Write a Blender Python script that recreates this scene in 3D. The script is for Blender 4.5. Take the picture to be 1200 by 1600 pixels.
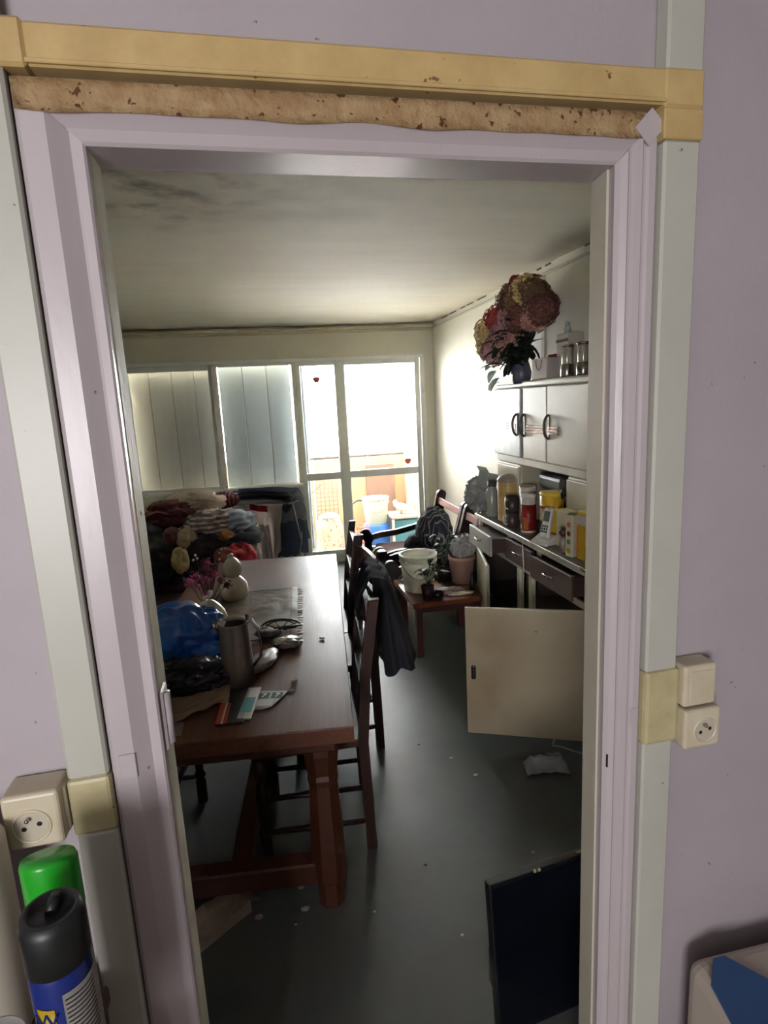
import bpy, bmesh, math, random
from mathutils import Vector, Matrix, noise, Euler
for o in list(bpy.data.objects): bpy.data.objects.remove(o, do_unlink=True)
S = bpy.context.scene
COL = S.collection
R = math.radians

# ------------------------------------------------------------------ camera
def cam_setup():
    h, yaw, pitch, roll, f = 1.692, R(10.514), R(10.717), R(-2.878), 921.5
    F = Vector((math.sin(yaw)*math.cos(pitch), math.cos(yaw)*math.cos(pitch), -math.sin(pitch)))
    Rt = Vector((math.cos(yaw), -math.sin(yaw), 0)); U = Rt.cross(F)
    X = Rt*math.cos(roll) + U*math.sin(roll); Y = -Rt*math.sin(roll) + U*math.cos(roll)
    c = bpy.data.cameras.new('camera'); o = bpy.data.objects.new('camera', c); COL.objects.link(o)
    M = Matrix((X, Y, -F)).transposed().to_4x4(); M.translation = (0, 0, h)
    o.matrix_world = M
    c.sensor_fit = 'HORIZONTAL'; c.sensor_width = 36; c.lens = 36*f/1200; c.clip_start = .01; c.clip_end = 200
    S.camera = o
cam_setup()

# ------------------------------------------------------------------ light
W = bpy.data.worlds.new('sky'); S.world = W; W.use_nodes = True
bgn = W.node_tree.nodes['Background']; bgn.inputs[0].default_value = (.90, .95, 1, 1); bgn.inputs[1].default_value = 4.0
def area(name, loc, rot, sx, sy, power, col, portal=False):
    l = bpy.data.lights.new(name, 'AREA'); l.shape = 'RECTANGLE'; l.size = sx; l.size_y = sy; l.energy = power; l.color = col
    if portal: l.cycles.is_portal = True
    o = bpy.data.objects.new(name, l); COL.objects.link(o); o.location = loc; o.rotation_euler = rot
    o['kind'] = 'structure'
    return o
# daylight coming through the balcony windows (portal to the sky) and an added area lamp behind the camera, where no window is built
area('balcony_portal', (.1, 6.45, 1.3), (R(-90), 0, 0), 3.4, 2.6, 1, (1, 1, 1), True)
area('kitchen_added_light', (-1.15, -2.35, 1.45), (R(90), 0, R(-14)), .9, 1.1, 9.0, (.985, .96, .97))
S.view_settings.view_transform = 'Standard'; S.view_settings.look = 'None'
S.view_settings.exposure = 3.32; S.view_settings.gamma = 1; S.view_settings.use_curve_mapping = False

# ------------------------------------------------------------------ materials
def srgb(c):
    def g(v):
        v /= 255
        return v/12.92 if v <= .04045 else ((v+.055)/1.055)**2.4
    return (g(c[0]), g(c[1]), g(c[2]), 1)
MATS = {}
def mat(name, c, rough=.6, metal=0, c2=None, nscale=8, namt=.5, bump=0, bscale=60, stretch=(1, 1, 1), spots=None, spotscale=14, spotth=.72,
        trans=0, alpha=1, spec=.5, sheen=0, detail=6, coat=0):
    if name in MATS: return MATS[name]
    m = bpy.data.materials.new(name); m.use_nodes = True; MATS[name] = m
    nt = m.node_tree; N = nt.nodes; L = nt.links; P = N['Principled BSDF']
    P.inputs['Roughness'].default_value = rough; P.inputs['Metallic'].default_value = metal
    P.inputs['Specular IOR Level'].default_value = spec
    P.inputs['Transmission Weight'].default_value = trans; P.inputs['Alpha'].default_value = alpha
    P.inputs['Coat Weight'].default_value = coat
    if sheen: P.inputs['Sheen Weight'].default_value = sheen
    P.inputs['Base Color'].default_value = srgb(c)
    tc = N.new('ShaderNodeTexCoord'); mp = N.new('ShaderNodeMapping'); mp.inputs['Scale'].default_value = stretch
    L.new(tc.outputs['Object'], mp.inputs[0])
    out = None
    if c2:
        n = N.new('ShaderNodeTexNoise'); n.inputs['Scale'].default_value = nscale; n.inputs['Detail'].default_value = detail; n.inputs['Roughness'].default_value = .65
        L.new(mp.outputs[0], n.inputs['Vector'])
        r = N.new('ShaderNodeValToRGB'); r.color_ramp.elements[0].position = .5-namt/2; r.color_ramp.elements[1].position = .5+namt/2
        r.color_ramp.elements[0].color = srgb(c); r.color_ramp.elements[1].color = srgb(c2)
        L.new(n.outputs[0], r.inputs[0]); out = r.outputs[0]
    if spots:
        n2 = N.new('ShaderNodeTexNoise'); n2.inputs['Scale'].default_value = spotscale; n2.inputs['Detail'].default_value = 3
        L.new(tc.outputs['Object'], n2.inputs['Vector'])
        r2 = N.new('ShaderNodeValToRGB'); r2.color_ramp.elements[0].position = spotth; r2.color_ramp.elements[1].position = spotth+.03
        L.new(n2.outputs[0], r2.inputs[0])
        mx = N.new('ShaderNodeMix'); mx.data_type = 'RGBA'
        L.new(r2.outputs[0], mx.inputs[0])
        if out: L.new(out, mx.inputs[6])
        else: mx.inputs[6].default_value = srgb(c)
        mx.inputs[7].default_value = srgb(spots); out = mx.outputs[2]
    if out: L.new(out, P.inputs['Base Color'])
    if bump:
        n3 = N.new('ShaderNodeTexNoise'); n3.inputs['Scale'].default_value = bscale; n3.inputs['Detail'].default_value = 5
        L.new(mp.outputs[0], n3.inputs['Vector'])
        b = N.new('ShaderNodeBump'); b.inputs['Strength'].default_value = bump; b.inputs['Distance'].default_value = .01
        L.new(n3.outputs[0], b.inputs['Height']); L.new(b.outputs[0], P.inputs['Normal'])
    return m
def add_stain(m, centre, radii, color, amount=.8, scale=9, lo=.45, hi=.7):
    """a dirt patch with its own shape and place on the thing (object coordinates)"""
    nt = m.node_tree; N = nt.nodes; L = nt.links; P = N['Principled BSDF']
    bc = P.inputs['Base Color']; src = bc.links[0].from_socket if bc.links else None
    tc = N.new('ShaderNodeTexCoord'); mp = N.new('ShaderNodeMapping'); mp.vector_type = 'TEXTURE'
    mp.inputs['Location'].default_value = centre; mp.inputs['Scale'].default_value = radii
    L.new(tc.outputs['Object'], mp.inputs[0])
    g = N.new('ShaderNodeVectorMath'); g.operation = 'LENGTH'; L.new(mp.outputs[0], g.inputs[0])
    mr = N.new('ShaderNodeMapRange'); mr.inputs[1].default_value = 1; mr.inputs[2].default_value = .2; mr.interpolation_type = 'SMOOTHSTEP'
    L.new(g.outputs['Value'], mr.inputs[0])
    n = N.new('ShaderNodeTexNoise'); n.inputs['Scale'].default_value = scale; n.inputs['Detail'].default_value = 7; L.new(tc.outputs['Object'], n.inputs['Vector'])
    m2 = N.new('ShaderNodeMapRange'); m2.inputs[1].default_value = lo; m2.inputs[2].default_value = hi; L.new(n.outputs[0], m2.inputs[0])
    mu = N.new('ShaderNodeMath'); mu.operation = 'MULTIPLY'; L.new(mr.outputs[0], mu.inputs[0]); L.new(m2.outputs[0], mu.inputs[1])
    mu2 = N.new('ShaderNodeMath'); mu2.operation = 'MULTIPLY'; L.new(mu.outputs[0], mu2.inputs[0]); mu2.inputs[1].default_value = amount
    mx = N.new('ShaderNodeMix'); mx.data_type = 'RGBA'; L.new(mu2.outputs[0], mx.inputs[0])
    if src: L.new(src, mx.inputs[6])
    else: mx.inputs[6].default_value = bc.default_value
    mx.inputs[7].default_value = srgb(color); L.new(mx.outputs[2], bc)
def stripes(name, c, c2, scale, axis='X', rough=.8, distort=0, width=.5):
    if name in MATS: return MATS[name]
    m = mat(name, c, rough); nt = m.node_tree; N = nt.nodes; L = nt.links; P = N['Principled BSDF']
    tc = N.new('ShaderNodeTexCoord'); w = N.new('ShaderNodeTexWave'); w.bands_direction = axis; w.inputs['Scale'].default_value = scale; w.inputs['Distortion'].default_value = distort
    L.new(tc.outputs['Object'], w.inputs[0]); r = N.new('ShaderNodeValToRGB')
    r.color_ramp.elements[0].position = width-.05; r.color_ramp.elements[1].position = width+.05
    r.color_ramp.elements[0].color = srgb(c); r.color_ramp.elements[1].color = srgb(c2)
    L.new(w.outputs[1], r.inputs[0]); L.new(r.outputs[0], P.inputs['Base Color']); return m
def glass_mat(name, tint=(1, 1, 1), haze=0.0):
    m = bpy.data.materials.new(name); m.use_nodes = True; MATS[name] = m
    nt = m.node_tree; N = nt.nodes; L = nt.links; N.remove(N['Principled BSDF'])
    t = N.new('ShaderNodeBsdfTransparent'); t.inputs[0].default_value = (*tint, 1)
    g = N.new('ShaderNodeBsdfGlossy'); g.inputs['Roughness'].default_value = .03
    f = N.new('ShaderNodeFresnel'); f.inputs[0].default_value = 1.45
    x = N.new('ShaderNodeMixShader'); L.new(f.outputs[0], x.inputs[0]); L.new(t.outputs[0], x.inputs[1]); L.new(g.outputs[0], x.inputs[2])
    last = x
    if haze:
        d = N.new('ShaderNodeBsdfDiffuse'); d.inputs[0].default_value = (.8, .8, .78, 1)
        y = N.new('ShaderNodeMixShader'); y.inputs[0].default_value = haze
        L.new(x.outputs[0], y.inputs[1]); L.new(d.outputs[0], y.inputs[2]); last = y
    L.new(last.outputs[0], N['Material Output'].inputs[0]); return m
def trans_mat(name, c, amt=.5, rough=.5, alpha=1.0):
    """thin translucent plastic or cloth"""
    m = bpy.data.materials.new(name); m.use_nodes = True; MATS[name] = m
    nt = m.node_tree; N = nt.nodes; L = nt.links; P = N['Principled BSDF']
    P.inputs['Base Color'].default_value = srgb(c); P.inputs['Roughness'].default_value = rough; P.inputs['Alpha'].default_value = alpha
    t = N.new('ShaderNodeBsdfTranslucent'); t.inputs[0].default_value = srgb(c)
    x = N.new('ShaderNodeMixShader'); x.inputs[0].default_value = amt
    L.new(P.outputs[0], x.inputs[1]); L.new(t.outputs[0], x.inputs[2]); L.new(x.outputs[0], N['Material Output'].inputs[0]); return m

# ------------------------------------------------------------------ geometry builder
class G:
    def __init__(s): s.b = bmesh.new()
    def box(s, x0, x1, y0, y1, z0, z1, bev=0, rot=None, seg=1, mi=0):
        c = Vector(((x0+x1)/2, (y0+y1)/2, (z0+z1)/2)); M = Matrix.Translation(c)
        if rot: M = M @ Euler(rot).to_matrix().to_4x4()
        M = M @ Matrix.Diagonal((abs(x1-x0), abs(y1-y0), abs(z1-z0), 1))
        r = bmesh.ops.create_cube(s.b, size=1, matrix=M)
        vs = r['verts']; fs = list({f for v in vs for f in v.link_faces})
        for f in fs: f.material_index = mi
        if bev:
            es = list({e for v in vs for e in v.link_edges})
            bmesh.ops.bevel(s.b, geom=es, offset=bev, segments=seg, affect='EDGES', profile=.5)
        return s
    def lathe(s, prof, c=(0, 0, 0), seg=24, M=None, smooth=True, sy=1, mi=0):
        rings = []
        for r, z in prof:
            if r < 1e-5: rings.append([s.b.verts.new((0, 0, z))])
            else: rings.append([s.b.verts.new((r*math.cos(2*math.pi*i/seg), sy*r*math.sin(2*math.pi*i/seg), z)) for i in range(seg)])
        for a, b in zip(rings, rings[1:]):
            for i in range(seg):
                j = (i+1) % seg
                if len(a) == 1 and len(b) == 1: continue
                q = [a[0], b[j], b[i]] if len(a) == 1 else ([a[i], a[j], b[0]] if len(b) == 1 else [a[i], a[j], b[j], b[i]])
                try: f = s.b.faces.new(q); f.smooth = smooth; f.material_index = mi
                except ValueError: pass
        T = Matrix.Translation(c) @ (M if M else Matrix())
        vs = [v for r in rings for v in r]; bmesh.ops.transform(s.b, matrix=T, verts=vs)
        return s
    def tube(s, pts, r, seg=8, cap=True, flat=1):
        pts = [Vector(p) for p in pts]; rings = []
        rr = r if isinstance(r, (list, tuple)) else [r]*len(pts)
        up = Vector((0, 0, 1)); d0 = (pts[1]-pts[0]).normalized()
        if abs(d0.z) > .9: up = Vector((1, 0, 0))
        n = (up-d0*up.dot(d0)).normalized()
        for i, p in enumerate(pts):
            d = (pts[min(i+1, len(pts)-1)]-pts[max(i-1, 0)]).normalized()
            n = (n-d*n.dot(d)).normalized(); b = d.cross(n)
            rings.append([s.b.verts.new(p+(n*math.cos(2*math.pi*k/seg)+b*flat*math.sin(2*math.pi*k/seg))*rr[i]) for k in range(seg)])
        for a, b in zip(rings, rings[1:]):
            for k in range(seg):
                f = s.b.faces.new([a[k], a[(k+1) % seg], b[(k+1) % seg], b[k]]); f.smooth = True
        if cap: s.b.faces.new(rings[0][::-1]); s.b.faces.new(rings[-1])
        return s
    def prism(s, poly, t0, t1, axis='Y', smooth=False, bev=0):
        def P(a, b, t): return {'Y': (a, t, b), 'X': (t, a, b), 'Z': (a, b, t)}[axis]
        A = [s.b.verts.new(P(a, b, t0)) for a, b in poly]; B = [s.b.verts.new(P(a, b, t1)) for a, b in poly]
        f0 = s.b.faces.new(A); f1 = s.b.faces.new(B[::-1]); n = len(poly)
        for i in range(n):
            f = s.b.faces.new([A[i], B[i], B[(i+1) % n], A[(i+1) % n]]); f.smooth = smooth
        if bev:
            es = list(f0.edges)+list(f1.edges); bmesh.ops.bevel(s.b, geom=es, offset=bev, segments=1, affect='EDGES')
        return s
    def grid(s, nu, nv, fn, smooth=True):
        V = [[s.b.verts.new(fn(i/nu, j/nv)) for j in range(nv+1)] for i in range(nu+1)]
        for i in range(nu):
            for j in range(nv):
                f = s.b.faces.new([V[i][j], V[i+1][j], V[i+1][j+1], V[i][j+1]]); f.smooth = smooth
        return s
    def blob(s, c, r, seed=0, amp=.15, freq=2.5, sub=4, ridge=True, flat=None, twist=0):
        """crumpled body: squashed ball with fold ridges"""
        q = bmesh.ops.create_icosphere(s.b, subdivisions=sub, radius=1); off = Vector((seed*3.7, seed*1.3, -seed*2.1))
        for v in q['verts']:
            p = v.co.copy(); n = p.normalized(); w = noise.noise(p*freq+off)
            if ridge: w = 1-2*abs(noise.noise(p*freq+off+Vector((w, w, 0))*.8)) ; w -= .5
            w2 = noise.noise(p*freq*2.7+off*1.7)*.35
            p = p + n*(w+w2)*amp
            if flat is not None and p.z < flat: p.z = flat+(p.z-flat)*.12
            v.co = Vector((p.x*r[0], p.y*r[1], p.z*r[2]))
            if twist: v.co = Matrix.Rotation(twist, 3, 'Z') @ v.co
            v.co += Vector(c)
            for f in v.link_faces: f.smooth = True
        return s
    def ball(s, c, r, sub=2):
        rr = r if isinstance(r, (tuple, list)) else (r, r, r)
        q = bmesh.ops.create_icosphere(s.b, subdivisions=sub, radius=1)
        for v in q['verts']:
            v.co = Vector((v.co.x*rr[0]+c[0], v.co.y*rr[1]+c[1], v.co.z*rr[2]+c[2]))
            for f in v.link_faces: f.smooth = True
        return s
    def solid(s, t):
        bmesh.ops.solidify(s.b, geom=list(s.b.faces), thickness=t); return s
    def xf(s, M): bmesh.ops.transform(s.b, matrix=M, verts=list(s.b.verts)); return s
    def done(s, name, m, parent=None, loc=None, rot=None):
        bmesh.ops.recalc_face_normals(s.b, faces=list(s.b.faces))
        me = bpy.data.meshes.new(name); s.b.to_mesh(me); s.b.free()
        for mm in (m if isinstance(m, (list, tuple)) else [m]): me.materials.append(mm)
        o = bpy.data.objects.new(name, me); COL.objects.link(o)
        if parent: o.parent = parent
        if loc: o.location = loc
        if rot: o.rotation_euler = rot
        return o
def thing(name, label, cat, loc=(0, 0, 0), rz=0, group=None, rot=None):
    o = bpy.data.objects.new(name, None); COL.objects.link(o); o.location = loc; o.rotation_euler = rot if rot else (0, 0, rz)
    o.empty_display_size = .05
    o['label'] = label; o['category'] = cat
    if group: o['group'] = group
    return o
def tag(o, label, cat, group=None):
    o['label'] = label; o['category'] = cat
    if group: o['group'] = group
    return o
def structure(o): o['kind'] = 'structure'; return o
def copy_tree(o, parent=None):
    c = o.copy(); COL.objects.link(c)
    if parent: c.parent = parent
    for ch in list(o.children): copy_tree(ch, c)
    return c
def text_part(body, size, m, parent, loc, rot, name='lettering', ext=.0004):
    cu = bpy.data.curves.new(name, 'FONT'); cu.body = body; cu.size = size; cu.extrude = ext; cu.align_x = 'CENTER'; cu.align_y = 'CENTER'
    t = bpy.data.objects.new(name, cu); COL.objects.link(t); dg = bpy.context.evaluated_depsgraph_get()
    me = bpy.data.meshes.new_from_object(t.evaluated_get(dg)); bpy.data.objects.remove(t, do_unlink=True)
    me.materials.clear(); me.materials.append(m)
    o = bpy.data.objects.new(name, me); COL.objects.link(o); o.parent = parent; o.location = loc; o.rotation_euler = rot; return o

# materials used in many places
KW = mat('kitchen_wall_paint', (166, 158, 162), .55, c2=(154, 146, 150), nscale=3, namt=.6, spots=(95, 78, 76), spotscale=60, spotth=.735, bump=.05, bscale=120)
FR = mat('frame_paint', (178, 169, 172), .32, c2=(168, 159, 161), nscale=4, spots=(110, 95, 90), spotscale=46, spotth=.76, bump=.06, bscale=50, stretch=(1, 1, .3))
TRK = mat('trunking_plastic', (178, 178, 168), .38, c2=(166, 166, 155), nscale=3, spots=(120, 110, 95), spotscale=50, spotth=.75)
YEL = mat('yellowed_plastic', (200, 176, 122), .4, c2=(160, 132, 84), nscale=9, namt=.7, spots=(105, 78, 48), spotscale=40, spotth=.71, stretch=(1, 1, 1))
PEACH = mat('stained_tape', (220, 192, 146), .7, c2=(188, 150, 106), nscale=26, namt=.35, spots=(120, 80, 45), spotscale=75, spotth=.64, bump=.5, bscale=90)
AGED = mat('aged_socket_plastic', (196, 188, 168), .4, c2=(180, 168, 140), nscale=12, spots=(120, 100, 80), spotscale=50, spotth=.74)
AGED2 = mat('yellowed_joint_plastic', (186, 178, 140), .45, c2=(160, 148, 112), nscale=14, spots=(120, 100, 70), spotscale=60, spotth=.7)
DARK = mat('dark_hole', (25, 22, 20), .8)
RW = mat('room_wall_paint', (230, 226, 208), .6, c2=(220, 214, 194), nscale=2.5, namt=.6, spots=(150, 135, 105), spotscale=22, spotth=.76)
WF = mat('window_paint', (236, 238, 236), .4, c2=(224, 224, 216), nscale=6, spots=(120, 110, 95), spotscale=40, spotth=.77)
CREAM = mat('cream_enamel', (200, 196, 178), .35, c2=(190, 184, 160), nscale=5, spots=(120, 105, 80), spotscale=40, spotth=.77)
WOOD = mat('dark_chair_wood', (58, 34, 26), .38, c2=(40, 23, 18), nscale=9, stretch=(6, 6, 1), bump=.08)
WOODB = mat('black_brown_wood', (48, 34, 32), .4, c2=(34, 24, 22), nscale=9, stretch=(6, 6, 1))
CHROME = mat('worn_chrome', (170, 168, 165), .25, 1)

# ================================================================== THE SETTING
AD = math.atan(.026)
DW = Matrix.Translation((.174, .88, 0)) @ Matrix.Rotation(AD, 4, 'Z') @ Matrix.Translation((-.174, 0, 0))   # door wall frame: u = x, off = depth from the casing face
def dw(o): o.matrix_world = DW; return o
UL, UR, ZT = -.274, .622, 2.10          # casing outer edges
IL, IR, ZI = -.200, .556, 2.030         # clear opening
# dividing wall between kitchen and living room, one mesh with the doorway
g = G()
for x0, x1, z0, z1 in ((-1.75, UL+.01, -.02, 2.5), (UR-.01, 2.4, -.02, 2.5), (UL+.01, UR-.01, ZT-.01, 2.5)): g.box(x0, x1, .02, .095, z0, z1)
structure(dw(g.done('wall_front', KW)))
# living-room lining of the same wall
LRX0, LRX1, LRY1, LRZ = -1.42, 1.75, 6.17, 2.46
# floor
FLOOR = mat('floor_vinyl', (88, 94, 94), .46, c2=(74, 78, 76), nscale=2.2, namt=.5, bump=.04, bscale=30, spots=(70, 62, 54), spotscale=30, spotth=.735, spec=.35)
add_stain(FLOOR, (.1, 1.6, 0), (1.1, 1.0, 1), (88, 80, 68), .7, 3, .3, .7)
structure(G().box(-1.8, 2.45, -2.6, .93, -.1, 0).done('floor_kitchen', mat('kitchen_floor', (120, 105, 92), .5, c2=(105, 92, 80))))
bpy.data.objects['floor_kitchen'].name = 'floor.001'
structure(G().box(-1.8, 2.45, .93, 6.3, -.1, 0).done('floor', FLOOR))
# ceiling
CEIL = mat('ceiling_paint', (232, 226, 206), .75, c2=(216, 208, 186), nscale=2.0, namt=.7, stretch=(.6, 3, 1), bump=.05, bscale=14)
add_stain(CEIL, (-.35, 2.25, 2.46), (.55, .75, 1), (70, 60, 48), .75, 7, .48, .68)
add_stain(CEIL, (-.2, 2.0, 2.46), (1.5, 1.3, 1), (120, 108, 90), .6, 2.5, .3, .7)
add_stain(CEIL, (0, 6.1, 2.46), (2.0, .35, 1), (170, 158, 130), .4, 6, .35, .7)
structure(G().box(-1.8, 2.45, .93, 6.35, LRZ, LRZ+.12).done('ceiling', CEIL))
structure(G().box(-1.8, 2.45, -2.6, .93, 2.5, 2.62).done('ceiling.001', mat('kitchen_ceiling', (190, 185, 180), .7)))
# side walls
g = G().box(LRX1, LRX1+.12, .95, 6.35, 0, LRZ); wr = structure(g.done('wall_right', RW))
structure(G().box(LRX0-.12, LRX0, .95, 6.35, 0, LRZ).done('wall_left', RW))
structure(G().box(-1.82, -1.7, -2.6, .9, 0, 2.5).done('wall_kitchen_left', KW)); structure(G().box(2.35, 2.45, -2.6, 1.0, 0, 2.5).done('wall_kitchen_right', KW))
g = G().box(-1.8, 2.4, -2.6, -2.5, 0, 2.5)
structure(g.done('wall_kitchen_back', KW))
# moulding strip under the ceiling on the right wall, broken paint line, and vertical joint
g = G().box(LRX1-.012, LRX1, 1.2, 6.15, LRZ-.06, LRZ-.045, .003); g.box(LRX1-.008, LRX1, 3.58, 3.62, 1.75, LRZ-.06, .002)
structure(g.done('trim_1', mat('wall_strip', (196, 190, 170), .6)))
rnd = random.Random(4); g = G(); y = 2.9
while y < 5.9:
    l = rnd.uniform(.03, .22); 
    if rnd.random() < .6: g.box(LRX1-.004, LRX1+.0, y, y+l, LRZ-.010, LRZ-.002)
    y += l+rnd.uniform(.02, .15)
structure(g.done('trim_2', mat('flaked_edge', (92, 78, 58), .9)))
structure(G().box(LRX0, LRX1, LRY1-.06, LRY1, LRZ-.05, LRZ-.02, .006).box(LRX0, LRX1, LRY1-.035, LRY1, LRZ-.075, LRZ-.05, .004).done('trim_3', mat('cornice_paint', (220, 212, 186), .6, c2=(205, 194, 164), nscale=9)))
structure(G().box(LRX1-.015, LRX1, .98, 2.3, 0, .08, .003).done('baseboard_right', mat('baseboard_paint', (150, 140, 125), .5)))

# ------------------------------------------------------------------ window wall
MU = [-1.33, -.515, .715, 1.53]
yW = LRY1
g = G(); g.box(LRX0, LRX1, yW, yW+.10, 2.13, LRZ)                     # lintel
g.box(LRX0, LRX0+.05, yW, yW+.10, 0, 2.13); g.box(1.62, LRX1, yW, yW+.10, 0, 2.13)
g.box(LRX0+.05, .30, yW, yW+.10, 0, .86)                              # parapet under the fixed lights
g.box(.30, 1.62, yW, yW+.1, -.02, .07)
structure(g.done('wall_back', RW))
GL = glass_mat('window_glass', (.97, .99, 1.0), .03)
def window(name, x0, x1, z0, z1, w=.05, y=yW+.02, rails=(), fw=None):
    e = bpy.data.objects.new(name, None); COL.objects.link(e); e['kind'] = 'structure'; e.location = (0, 0, 0)
    g = G(); g.box(x0, x0+w, y-.02, y+.035, z0, z1, .004).box(x1-w, x1, y-.02, y+.035, z0, z1, .004)
    g.box(x0+w, x1-w, y-.02, y+.035, z1-w, z1, .004).box(x0+w, x1-w, y-.02, y+.035, z0, z0+(fw or w), .004)
    for a, b in rails: g.box(x0+w, x1-w, y-.02, y+.035, a, b, .004)
    g.done('window_frame', WF, e)
    zs = [z0+(fw or w)]+[v for r in rails for v in r]+[z1-w]
    for a, b in zip(zs[::2], zs[1::2]): G().box(x0+w, x1-w, y+.005, y+.009, a, b).done('pane', GL, e)
    return e
window('window_1', -1.35, -.49, .86, 2.12, .055)
window('window_2', -.49, .30, .86, 2.12, .03)
dl = window('window_3', .30, .755, .07, 2.12, .05, rails=((.90, .975),), fw=.06)
dr = window('window_4', .755, 1.60, .07, 2.12, .055, rails=((.90, .975),), fw=.06)
# raised outer architrave around the windows and the rebate cover at the left
g = G().box(-1.40, 1.64, yW-.025, yW+.002, 2.115, 2.15, .004).box(1.60, 1.645, yW-.025, yW+.002, 0, 2.115, .004).box(-1.40, -1.345, yW-.05, yW, .82, 2.115, .006)
g.box(-1.34, .30, yW-.05, yW, .855, .885, .005).box(-.515, -.465, yW-.015, yW+.01, .9, 2.1, .003).box(.70, .80, yW-.018, yW+.01, .075, 2.1, .004)
structure(g.done('trim_4', WF))
# hinges and bolt of the balcony doors
for z in (.5, 1.75):
    structure(G().lathe([(0, 0), (.008, 0), (.008, .07), (0, .07)], (1.62, yW-.03, z), 10).done('trim_5', WF))
# stickers on the panes
RED = mat('red_sticker', (214, 96, 80), .5)
def sticker(x, z, parent):
    g = G(); n = 14; pl = [(x+.034*(1+.25*math.sin(3*a))*math.cos(a), z+.036*(1+.2*math.cos(2*a))*math.sin(a)) for a in [2*math.pi*i/n for i in range(n)]]
    return g.prism(pl, yW+.021, yW+.0247).done('sticker', RED, parent)
sticker(.515, 1.93, dl); sticker(1.44, 1.035, dr)
# folding shutters of plastic slats outside the two fixed lights
SH = mat('shutter_plastic', (162, 161, 155), .55, c2=(148, 147, 140), nscale=3, stretch=(3, 3, .5))
SHG = mat('shutter_plastic_clean', (170, 178, 180), .45, c2=(158, 166, 168), nscale=3)
def shutter(name, label, x0, x1, n, zz, m, gap=.006, group=None, z0=.8):
    t = thing(name, label, 'shutter', ((x0+x1)/2, yW+.22, 0)); w = (x1-x0)/n; xc = (x0+x1)/2
    for k in range(n):
        a = x0+k*w-xc; sgn = 1 if k % 2 else -1
        G().box(a+gap/2, a+w-gap/2, -.009, .009, z0, 2.14, .003, rot=(0, 0, sgn*zz)).done('slat', m, t)
    for k in range(1, n): G().box(x0+k*w-xc-.03, x0+k*w-xc+.03, .012, .016, z0, 2.14).done('joint_strip', mat('joint_grey', (120, 116, 104), .6), t)
    G().box(x0-xc, x1-xc, -.02, .02, 2.15, 2.17).done('rail', m, t)
    G().box(x0-xc, x1-xc, -.02, .02, z0-.03, z0, .003).done('rail', m, t)
    for bx in (x0-xc+.02, x1-xc-.05): G().box(bx, bx+.03, -.121, -.02, 2.145, 2.165).done('bracket', m, t)
    return t
shutter('folding_shutter', 'closed folding shutter of wide dull panels behind the leftmost window light', -1.36, -.49, 4, .03, SH)
shutter('folding_shutter', 'bluish folding shutter half gathered behind the second window light', -.47, .26, 3, .10, SHG)
t = shutter('folding_shutter', 'narrow stack of folded shutter slats beside the open balcony view', .27, .40, 5, 1.1, SHG, .0, z0=.12)

# ------------------------------------------------------------------ doorway casing
e = bpy.data.objects.new('door_1', None); COL.objects.link(e); e['kind'] = 'structure'; dw(e)
def jamb(prof, z0, z1):
    g = G(); return g.prism([(u, v) for u, v in prof], z0, z1, 'Z')
# left jamb section: flat face, hollow chamfer, bead, reveal
PL = [(UL, .03), (UL, .001), (-.268, -.003), (-.240, -.003), (-.236, .000), (-.218, .014), (-.214, .012), (-.203, .010), (IL, .013), (IL, .088), (-.235, .088), (-.235, .03)]
def mitre(g, uo, ui):
    for v in g.b.verts:
        if v.co.z > 1: v.co.z = ZT-min(1.2, max(0, (v.co.x-uo)/(ui-uo)))*(ZT-ZI)
    return g
mitre(jamb(PL, 0, ZI+.03), UL, IL).done('jamb', FR, e)
PRr = [(UR, .03), (UR, .001), (.617, -.003), (.606, -.003), (.602, .001), (.598, .001), (.594, -.003), (.584, -.001), (.580, .004), (.576, .004), (.572, .001), (.562, .006), (IR, .012), (IR+.010, .088), (.60, .088), (.60, .03)]
mitre(jamb(PRr, 0, ZI+.03), UR, IR).done('jamb', FR, e)
g = G(); ph = [(ZT, .03), (ZT, .001), (ZT-.004, -.003), (2.066, -.003), (2.062, .001), (2.050, .013), (2.046, .012), (2.034, .009), (ZI, .013), (ZI, .088), (2.07, .088), (2.07, .03)]
g.prism([(b, a) for a, b in ph], UL, UR, 'X')
for v in g.b.verts:
    k = (ZT-v.co.z)/(ZT-ZI); v.co.x = UL+k*(IL-UL) if v.co.x < 0 else UR-k*(UR-IR)
g.done('header', FR, e)
g = G(); g.grid(40, 3, lambda u, v: (UL+.002+u*(UR-UL-.03), -.0045-.0012*noise.noise(Vector((u*40, v*3, 0))), 2.0985-(v*(.036+.006*noise.noise(Vector((u*9, 0, 3))))))); g.solid(.001)
o = g.done('tape_residue', PEACH, e); o['label'] = 'peach stained tape residue'
G().box(.587, .6215, -.0055, -.003, 2.0985-.04, 2.0985, rot=(0, R(45), 0)).done('torn_tape', FR, e)
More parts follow.
